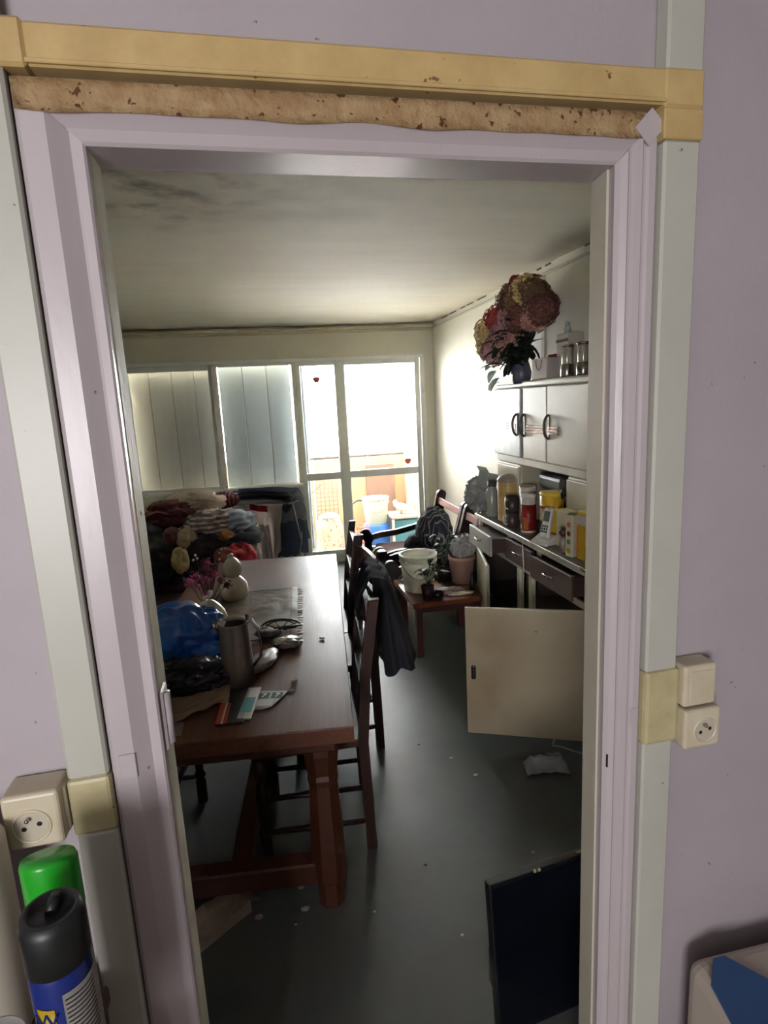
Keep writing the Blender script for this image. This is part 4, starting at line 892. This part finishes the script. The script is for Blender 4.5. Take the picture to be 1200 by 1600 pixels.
tag(G().blob((1.12, 3.985, CZ+.032), (.05, .035, .024), 75, .4, 3.5, 3).done('tissue', mat('tissue', (196, 184, 180), .7)), 'crumpled tissue lying in the wooden tray', 'tissue')
# rustic armchairs with scrolled arms, facing left
def arm_poly(L):
    """side view: x forward (towards the scroll end at x=0), L long, rising to the back"""
    P = []
    for i in range(22):                       # rounded scroll head
        a = R(-60)+R(265)*i/21; P.append((-.035*math.cos(a)*-1*-1, .50+.037*math.sin(a)))
    return P
def armchair(label, y0, y1, arm_l=.72, back=True, xs=.79, seatx=.70):
    t = thing('armchair', label, 'armchair', (xs, (y0+y1)/2, 0)); hw = (y1-y0)/2; SM = WOODB
    for s in (-1, 1):
        n = 10; head = [(.0+.036*math.cos(a), .495+.036*math.sin(a)) for a in [R(-35)+R(270)*i/16 for i in range(17)]]
        # head from right-lower side over the top to the left-lower side
        arm_top = [(.14, .493), (.30, .505), (.46, .535), (.60, .575), (.74, .615)]; arm_bot = [(.74, .56), (.60, .522), (.46, .483), (.30, .452), (.14, .438), (.075, .43), (.052, .40), (.055, .36), (.075, .31), (.10, .26), (.085, .2), (.07, .1), (.075, 0)]
        left = [(.0, 0), (.0, .1), (-.01, .2), (-.025, .27), (-.02, .32), (.0, .38), (.0, .41), (-.018, .43)]
        headp = [(.004+.050*math.cos(a), .482+.050*math.sin(a)) for a in [R(222)-R(215)*i/14 for i in range(15)]]
        poly = left+headp+[(.062, .474)]+arm_top+arm_bot
        G().prism(poly, s*hw-.020, s*hw+.020, 'Y', bev=.004).done('arm_panel', SM, t)
        bp = [(.66, 0), (.655, .2), (.66, .4), (.685, .55), (.715, .66), (.735, .76), (.742, .80)]
        fr = [(x-.045-.02*math.sin((z)/.8*3.1), z) for x, z in bp]; bk = [(x+.04, z) for x, z in bp]
        cap = [(.742+.002+.05*math.cos(a)*.9, .80+.045*math.sin(a)) for a in [R(180)-R(180)*i/8 for i in range(9)]]
        G().prism(fr+cap+bk[::-1], s*hw-.024, s*hw+.024, 'Y', bev=.004).done('back_post', SM, t)
    G().box(.05, .66, -hw+.02, hw-.02, .27, .33, .005).done('seat_frame', SM, t)
    ST = mat('armchair_rail_pink', (168, 116, 102), .5)
    G().box(.705, .73, -hw+.02, hw-.02, .715, .775, .004, rot=(0, R(12), 0)).done('back_rail', ST, t)
    G().box(.665, .69, -hw+.02, hw-.02, .50, .545, .004, rot=(0, R(10), 0)).done('back_rail', ST, t)
    G().box(.08, .64, -hw+.03, hw-.03, .33, .40, .03, seg=3).done('cushion', mat('armchair_cushion', (86, 60, 56), .9), t)
    return t
armchair('black-brown rustic armchair with scrolled arms, nearest the balcony door', 4.56, 5.28)
armchair('narrow black-brown rustic armchair with scrolled arms, behind the low wood table', 4.12, 4.47)
SC = stripes('cloth_dark_striped', (52, 54, 66), (132, 130, 134), 11, 'Y', .9, 1.6, .80)
def throw(u, v):
    # u along the drape (over the arms), v across
    y = 4.36+u*.50; x = 1.10+v*.27+.03*math.sin(u*3.1); d = abs(u-.5)*2
    z = .80-.30*d**2.2-.05*(1-v)*d; z += .012*math.sin(v*26+u*4)+.01*math.sin(v*47); 
    if v < .15: z -= (.15-v)*1.2
    if v > .9: z -= (v-.9)*1.6
    return (x, y, z)
g = G().blob((1.255, 4.56, .60), (.145, .17, .215), 80, .13, 1.6, 5); tag(g.done('throw', SC), 'dark throw with pale streaks heaped over the armchair arms', 'throw')
tag(G().blob((1.12, 4.60, .50), (.10, .13, .10), 84, .2, 1.8, 4).done('sweater', FC('cloth_black', (0, 0, 0))), 'dark sweater beneath the streaked throw, bulging to the left', 'clothes')
t = thing('wine_bung', 'little dark turned finial ornament standing before the dark sweater', 'ornament', (.985, 4.50, .40)); t.name = 'ornament'
G().lathe([(0, 0), (.022, 0), (.026, .02), (.014, .045), (.006, .06), (.012, .075), (.012, .085), (0, .095)], seg=16).done('body', WOODB, t)
g = G().blob((1.38, 4.10, .52), (.10, .09, .13), 90, .2, 2, 4); tag(g.done('garment', FC('cloth_black', (0, 0, 0))), 'black garment slumped behind the plants, before the dresser end', 'clothes')

# ================================================================== FLOOR THINGS
t = thing('flat_television', 'flat black television standing on the floor just behind the doorway', 'television', (.862, 1.285, 0), 0, rot=(R(-6), 0, R(8)))
G().box(-.40, .40, -.014, .014, .0, .438, .004, seg=2).done('bezel', mat('tv_black', (16, 18, 22), .25), t)
G().box(-.392, .392, -.0155, -.0138, .012, .426).done('screen', mat('tv_screen', (10, 13, 20), .08), t)
for x in (-.265, -.252): G().box(x, x+.007, -.0162, -.010, .434, .4395).done('connector', mat('contact_tan', (150, 138, 110), .4), t)
G().box(-.12, .395, -.006, .004, .4375, .4395).done('top_trim', mat('trim_silver', (132, 128, 118), .3, .6), t)
tag(G().box(.50, 1.25, -.0225, .0225, 0, .12, .004).xf(Matrix.Translation((.0, 1.36, 0)) @ Matrix.Rotation(R(0), 4, 'Z')).done('wooden_block', mat('plinth_dark', (50, 42, 38), .7)), 'low dark plank on the floor propping the television', 'plank')
PAP = mat('crumpled_card', (182, 164, 146), .7, c2=(146, 126, 110), nscale=9)
t = thing('crushed_carton', 'crushed pale brown carton on the floor at the foot of the left jamb', 'carton', (-.335, 1.757, 0), R(38))
g = G().box(-.135, .135, -.055, .055, .001, .044)
bmesh.ops.subdivide_edges(g.b, edges=list(g.b.edges), cuts=6, use_grid_fill=True)
for v in g.b.verts:
    k = noise.noise(Vector((v.co.x*14, v.co.y*9, 3)))
    if v.co.z > .02: v.co.z += .016*k-.012*(1-abs(v.co.y)/.055)
    v.co.y *= 1+.12*noise.noise(Vector((v.co.x*10, 2, v.co.z*20)))
g.done('carton', PAP, t)
G().grid(10, 6, lambda u, v: (.13+u*.05, -.05+v*.10, .040-.03*u+.006*math.sin(v*8))).solid(.0015).done('flap', PAP, t)
PKT = mat('silver_packet', (236, 238, 240), .3, 0, c2=(212, 216, 220), nscale=7, bump=.4, bscale=18)
def pk(u, v):
    x = -.10+u*.20; y = -.055+v*.11; e = min(u, 1-u)*6; z = .004+.052*min(1, e)*math.sin(math.pi*min(max(v, .02), .98))
    return (x, y, z+min(1, e)*(.020*abs(noise.noise(Vector((u*4, v*7, 1))))+.008*math.sin(v*16+u*3)))
t = thing('plastic_packet', 'silvery crumpled plastic packet on the floor below the open dresser door', 'packet', (1.115, 2.262, 0), R(-12))
G().grid(30, 16, pk).solid(-.002).done('pouch', PKT, t)
G().grid(12, 8, lambda u, v: (.0+u*.07, -.02+v*.05, .062+.006*noise.noise(Vector((u*3, v*3, 1))))).solid(.001).done('print_patch', mat('packet_print', (120, 122, 130), .4, c2=(160, 160, 164), nscale=40), t)
tag(G().tube([(1.27+.05*math.sin(k*.55)+(.004*k if k > 8 else 0), 2.62-.026*k, .005+.006*abs(math.sin(k*.8))) for k in range(21)], .004, 8).done('power_cable', mat('cable_grey', (168, 164, 150), .5)), 'thin pale cable coiled on the floor under the dresser', 'cable')
for k, (x, y, s) in enumerate(((.837, 1.805, .009), (.47, 1.539, .006), (-.025, 1.854, .012), (-.016, 1.758, .014), (-.17, 1.762, .014), (-.05, 1.707, .006), (.432, 1.847, .007), (.787, 2.298, .012), (.213, 1.694, .005), (.72, 2.45, .009), (.60, 2.6, .007))):
    lab = ('pale crumb on the floor above the middle of the television', 'small pale crumb on the floor left of the television corner', 'pale crumb on the floor just left of the near table foot', 'largest pale crumb on the floor before the near table foot', 'pale crumb on the floor beside the crushed carton',
           'tiny pale speck on the floor between the crushed carton and the table foot', 'black speck on the open floor between table foot and television', 'pale crumb on the floor left of the plastic packet', 'tiny pale speck on the floor right of the near table foot', 'pale crumb on the floor under the left edge of the open dresser door', 'black speck on the floor farthest into the room')[k]
    tag(G().blob((x, y, s*.45), (s, s*.7, s*.45), 100+k, .35, 3, 2, flat=-.7).done('crumb', mat('crumb_dull', (150, 144, 132), .8) if k not in (6, 10) else BLK), lab, 'crumb', 'crumbs of litter on the floor')

# ================================================================== KITCHEN SIDE, LOWER CORNERS
CT2 = mat('kitchen_counter', (86, 62, 52), .6, c2=(70, 50, 42), nscale=7)
t = thing('side_counter', 'dark brown counter below the left socket carrying the spray cans', 'counter', (-.75, .56, 0))
G().box(-.55, .44, -.30, .265, .81, .84, .004).done('top', CT2, t)
G().box(-.54, .42, -.28, .255, .06, .81, .003).done('body', mat('counter_body', (170, 166, 156), .5), t)
G().box(-.5, .40, -.26, .24, 0, .06).done('plinth', BLK, t)
for x in (-.29, .19): d = G().box(x-.235, x+.22, -.296, -.281, .1, .79, .003).done('door', mat('counter_body', (0, 0, 0)), t); G().box(x+.16, x+.18, -.315, -.297, .6, .72, .004).done('handle', CHROME, d)
KZ = .8405
t = thing('spray_can', 'blue aerosol can with black cap, white warning panel and yellow badge', 'spray can', (-.292, .648, KZ))
CANB = mat('can_blue', (22, 38, 104), .3)
G().lathe([(0, 0), (.031, 0), (.033, .004), (.033, .225), (.030, .238), (.027, .242)], seg=40).done('body', CANB, t)
G().lathe([(.031, .232), (.0345, .234), (.0345, .286), (.031, .298), (.026, .299), (.024, .292), (.0, .292)], seg=40).done('cap', mat('can_cap', (20, 24, 24), .45), t)
G().tube([(.0, -.0, .292), (-.0, .012, .298), (0, .02, .296)], .007, 10).done('nozzle_grip', mat('can_cap', (0, 0, 0)), t)
wrap('white_panel', mat('can_white', (176, 172, 166), .5), R(-72), R(20), .03, .212, .033, t, 1, 24)
INK = mat('ink', (60, 58, 60), .6)
g = G()
for k in range(12): 
    gg = .205-k*.006; g.grid(14, 1, lambda u, v: (.0345*math.cos(R(-68)+u*R(62)), .0345*math.sin(R(-68)+u*R(62)), gg-v*.0016))
g.solid(.0002).done('fine_print', INK, t)
def diamond(a, z, s):
    for r_, m in ((1.0, REDP), (.8, mat('can_white', (0, 0, 0)))):
        o = .0348 if r_ == 1.0 else .0352
        g = G(); pts = [(0, s*r_), (s*r_, 0), (0, -s*r_), (-s*r_, 0)]
        g.b.faces.new([g.b.verts.new((o*math.cos(a+p/o), o*math.sin(a+p/o), z+q)) for p, q in pts]); g.solid(.0002).done('hazard_diamond', m, t)
    g = G(); g.b.faces.new([g.b.verts.new((.0356*math.cos(a+p/.0356), .0356*math.sin(a+p/.0356), z+q)) for p, q in ((0, s*.5), (s*.3, 0), (s*.2, -s*.4), (-s*.2, -s*.4), (-s*.3, 0))]); g.solid(.0002).done('flame_mark', INK, t)
diamond(R(-50), .098, .013); diamond(R(-45), .065, .013)
wrap('badge', mat('badge_yellow', (224, 190, 30), .4), R(-124), R(-88), .10, .197, .0332, t, 1, 16)
for k, ch in enumerate('WD-40'):
    a = R(-104); text_part(ch, .026, CANB, t, (.0345*math.cos(a), .0345*math.sin(a), .182-k*.018), (R(90), 0, a+R(90)))
t = thing('spray_can', 'tall spray bottle with bright green slanted cap behind the black-capped can', 'spray can', (-.326, .742, KZ))
G().lathe([(0, 0), (.031, 0), (.033, .004), (.033, .205), (.029, .222)], seg=36).done('body', mat('spray_body', (110, 128, 96), .35, c2=(176, 172, 160), nscale=14), t)
g = G(); pr2 = [(0.0305, .212), (.0335, .215), (.0335, .30), (.031, .308), (.0, .309)]; g.lathe(pr2, seg=40)
for v in g.b.verts:
    if v.co.z > .25: v.co.z += -v.co.y*.35-.012
g.done('cap', mat('green_cap', (32, 150, 36), .3), t)
t = thing('tape_roll', 'white round roll at the left picture edge above the glass jar', 'roll', (-.462, .79, KZ))
G().lathe([(.02, 0), (.058, 0), (.062, .01), (.062, .29), (.056, .30), (.02, .30), (.02, 0)], seg=36).done('roll', mat('paper_roll', (190, 180, 166), .8), t)
t = thing('glass_jar', 'greyish glass jar standing at the bottom left before the white roll', 'jar', (-.355, .60, KZ))
G().lathe([(0, 0), (.033, 0), (.036, .01), (.037, .18), (.035, .18), (.034, .012), (0, .008)], seg=36).done('body', glass_mat('jar_glass', (.72, .70, .62), .25), t)
G().lathe([(0, .009), (.033, .009), (.034, .15), (0, .15)], seg=30).done('contents', mat('jar_contents', (150, 130, 104), .7), t)
# right corner: white cupboard top with a blue plastic scrap
WB = mat('appliance_white', (168, 158, 146), .45, c2=(158, 148, 136), nscale=4)
t = thing('white_cupboard', 'low white appliance against the wall at the lower right corner', 'appliance', (1.085, .60, 0))
G().box(-.36, .40, -.30, .27, .03, .575, .03, seg=4).done('cabinet', WB, t); G().box(-.345, .385, -.305, -.29, .08, .54, .01).done('door', WB, t)
for x in (-.3, .34):
    for y in (-.24, .21): G().lathe([(0, 0), (.02, 0), (.02, .035), (0, .035)], (x, y, 0), 12).done('foot', BLK, t)
BS = mat('blue_scrap', (44, 84, 132), .5, c2=(34, 68, 112), nscale=6)
def bl(u, v): return (u, v, .577)
g = G(); poly = [(.728, .80), (.77, .845), (.795, .845), (.875, .735), (.87, .715), (.785, .73), (.757, .70), (.755, .60), (.71, .62), (.71, .72)]
g.prism(poly, 0, .006, 'Z', bev=.0015)
tag(g.done('blue_scrap', BS, None, (0, 0, .578)), 'angular scrap of blue plastic lying on the low white appliance', 'plastic')

# ================================================================== BALCONY AND WHAT LIES BEYOND
BT = mat('balcony_tile', (150, 140, 130), .7, c2=(130, 120, 110), nscale=5)
structure(G().box(-1.6, 1.9, 6.27, 7.5, -.12, -.02).done('floor.002', BT))
OR = mat('balcony_orange', (228, 186, 144), .6, c2=(220, 174, 130), nscale=2)
t = bpy.data.objects.new('trim_6', None); COL.objects.link(t); t['kind'] = 'structure'
for k in range(5):
    x = -1.6+k*.7; G().box(x+.004, x+.696, 7.42, 7.45, -.02, 1.0, .004).done('parapet_panel', OR, t)
G().tube([(-1.6, 7.43, 1.02), (1.9, 7.43, 1.02)], .02, 10).done('handrail', mat('rail_grey', (120, 120, 118), .4, .5), t)
structure(G().box(1.80, 1.9, 6.27, 7.5, -.02, 2.6).done('wall_balcony_right', mat('balcony_wall', (206, 196, 182), .7)))
structure(G().box(-1.7, -1.6, 6.27, 7.5, -.02, 2.6).done('wall_balcony_left', mat('balcony_wall', (0, 0, 0))))
structure(G().box(-1.7, 1.9, 6.36, 7.55, 2.62, 2.75).done('ceiling.002', mat('balcony_wall', (0, 0, 0))))  # unseen slab over the balcony, added to shade the things below it
structure(G().box(-40, 40, 7.6, 60, -6.2, -6.0).done('floor.003', mat('street_bounce_ground', (190, 186, 176), .8, c2=(170, 166, 156), nscale=.5)))  # unseen pale ground, added to bounce sunlight up onto the room ceiling
t = thing('apartment_building', 'pale apartment block facing the balcony across the street', 'building', (0, 24, -6))
G().box(-16, 16, 0, 6, 0, 22).done('facade', mat('facade_white', (226, 226, 224), .8), t)
WINM = mat('facade_window', (96, 104, 112), .3); SHT = mat('facade_shutter', (176, 96, 100), .6)
for r_ in range(7):
    for c_ in range(9):
        x = -14+c_*3.5; z = 1.0+r_*2.9
        f = G().box(x, x+1.5, -.06, .0, z, z+1.4).done('window', mat('facade_frame', (200, 200, 198), .6), t); G().box(x+.08, x+.70, -.075, -.06, z+.08, z+1.32).box(x+.78, x+1.42, -.075, -.06, z+.08, z+1.32).done('pane', WINM if (r_+c_) % 3 else SHT, f)
# things on the balcony
fy = -.02
bucket('tub', 'large white plastic tub standing on a blue drum on the balcony', 'bucket', (1.17, 6.83, .255), .155, .31, mat('tub_white', (196, 196, 180), .5))
t = thing('drum', 'blue plastic drum under the white tub on the balcony', 'drum', (1.17, 6.83, fy)); G().lathe([(0, 0), (.15, 0), (.155, .02), (.155, .13), (.162, .14), (.155, .15), (.155, .255), (.14, .2745), (0, .2745)], seg=32).done('body', mat('drum_blue', (50, 110, 190), .4), t)
t = thing('stool_crate', 'pale table with a teal crate beneath, right side of the balcony', 'table', (1.50, 6.80, fy)); t.name = 'balcony_table'
G().box(-.19, .19, -.2, .2, .34, .37, .01, seg=2).done('top', mat('balcony_table_top', (206, 186, 160), .6, c2=(150, 104, 80), nscale=14), t)
for sx in (-1, 1):
    for sy in (-1, 1): G().box(sx*.165-.015, sx*.165+.015, sy*.17-.015, sy*.17+.015, 0, .34).done('leg', mat('balcony_leg', (210, 206, 196), .5), t)
tag(G().box(1.36, 1.64, 6.66, 6.95, fy, fy+.32, .008).done('crate', mat('teal_crate', (70, 130, 140), .5)), 'teal crate standing under the pale balcony table', 'crate')
t = thing('bird_figure', 'white dove-like bird figure standing on the pale balcony table', 'bird', (1.475, 6.80, fy+.3705), R(-25))
WB2 = mat('bird_white', (230, 228, 222), .6)
g = G().ball((0, 0, .075), (.085, .045, .05), 3)
for v in g.b.verts:
    if v.co.x > 0: k = v.co.x/.085; v.co.z -= .045*k*k; v.co.y *= 1-.45*k; v.co.x *= 1.35
    else: v.co.z += .030*(v.co.x/.085)**2
g.ball((-.072, 0, .135), .028, 3); g.tube([(-.06, 0, .09), (-.072, 0, .13)], [.036, .026], 14); g.prism([(.07, -.018), (.17, -.026), (.17, .026), (.07, .018)], .028, .036, 'Z'); g.done('body', WB2, t)
g = G().tube([(-.098, 0, .132), (-.116, 0, .126)], [.007, .001], 8); g.done('beak', ORP, t)
for s in (-1, 1): G().ball((.02, s*.040, .075), (.075, .010, .030), 2).done('wing', WB2, t); G().tube([(0, s*.016, .04), (0, s*.016, .0)], .004, 6).box(-.02, .006, s*.016-.006, s*.016+.006, 0, .004).done('leg', ORP, t); G().ball((-.082, s*.024, .142), .004, 1).done('eye', BLK, t)
t = thing('printed_sack', 'large pale printed sack standing behind the balcony door', 'sack', (.60, 6.72, fy))
g = G()
def sack(u, v):
    a = u*2*math.pi; f = 1-.25*max(0, v-.75)*4*.9; w = 1+.06*math.sin(a*3+v*5)
    return (.155*f*w*math.cos(a), .12*f*w*math.sin(a), v*.40)
g.grid(32, 14, sack); g.done('bag', mat('sack_print', (214, 206, 186), .7, c2=(170, 160, 130), nscale=9, spots=(150, 110, 90), spotscale=30, spotth=.62), t)
G().blob((0, 0, .41), (.11, .09, .05), 33, .3, 3, 4).done('crumpled_top', mat('sack_inside', (206, 204, 200), .6), t)
t = thing('lattice_panel', 'pinkish plastic lattice standing behind the sack on the balcony', 'lattice', (.63, 7.2, fy))
LT = mat('lattice_pink', (170, 120, 124), .6)
for k in range(6): G().box(-.13+k*.052-.005, -.13+k*.052+.005, -.006, .006, 0, .86).done('bar', LT, t)
for k in range(16): G().box(-.14, .14, -.004, .004, .04+k*.053, .05+k*.053).done('crossbar', LT, t)
tag(G().tube([(.40, 7.15, .02), (.40, 7.15, .58), (.56, 7.15, .72)], .008, 8).done('hose', mat('red_hose', (206, 90, 80), .5)), 'red hose rising beside the lattice on the balcony', 'hose')
t = thing('wire_basket', 'pale red wire basket beside the white tub on the balcony', 'basket', (.93, 6.62, fy))
for k in range(7): G().tube([(.0+.11*math.cos(a), .09*math.sin(a), .03+k*.045) for a in [2*math.pi*i/20 for i in range(21)]], .004, 5, cap=False).done('hoop', mat('basket_red', (206, 120, 100), .5), t)
for k in range(12): a = k*math.pi/6; G().tube([(.11*math.cos(a), .09*math.sin(a), 0), (.11*math.cos(a), .09*math.sin(a), .31)], .003, 5).done('wire', mat('basket_red', (0, 0, 0)), t)
tag(G().tube([(1.0+.17*math.cos(a), 6.98, .25+.27*math.sin(a)) for a in [2*math.pi*i/40 for i in range(41)]], .012, 8, cap=False).done('bicycle_tyre', mat('tyre_grey', (80, 80, 84), .7)), 'grey tyre standing behind the wire basket on the balcony', 'tyre')
tag(G().box(1.15, 1.52, 7.32, 7.36, fy, .90, .004).done('board', mat('board_brown', (150, 118, 100), .7, c2=(132, 100, 84), nscale=6, stretch=(6, 1, 1))), 'brown board leaning upright against the balcony parapet', 'board')
tag(G().box(1.66, 1.76, 7.0, 7.38, fy, 1.1, .005).done('folded_chair', mat('folded_pale', (206, 190, 170), .6)), 'pale folded panel leaning at the balcony right wall', 'panel')
bpy.data.objects['folded_chair'].name = 'leaning_panel'
# sun behind our own building: it lights the block across the street and the ground below
sl = bpy.data.lights.new('sun', 'SUN'); sl.energy = 13; sl.angle = R(2); sl.color = (1, .96, .9)
so = bpy.data.objects.new('sun', sl); COL.objects.link(so); so.rotation_euler = (R(42), 0, R(12)); so['kind'] = 'structure'
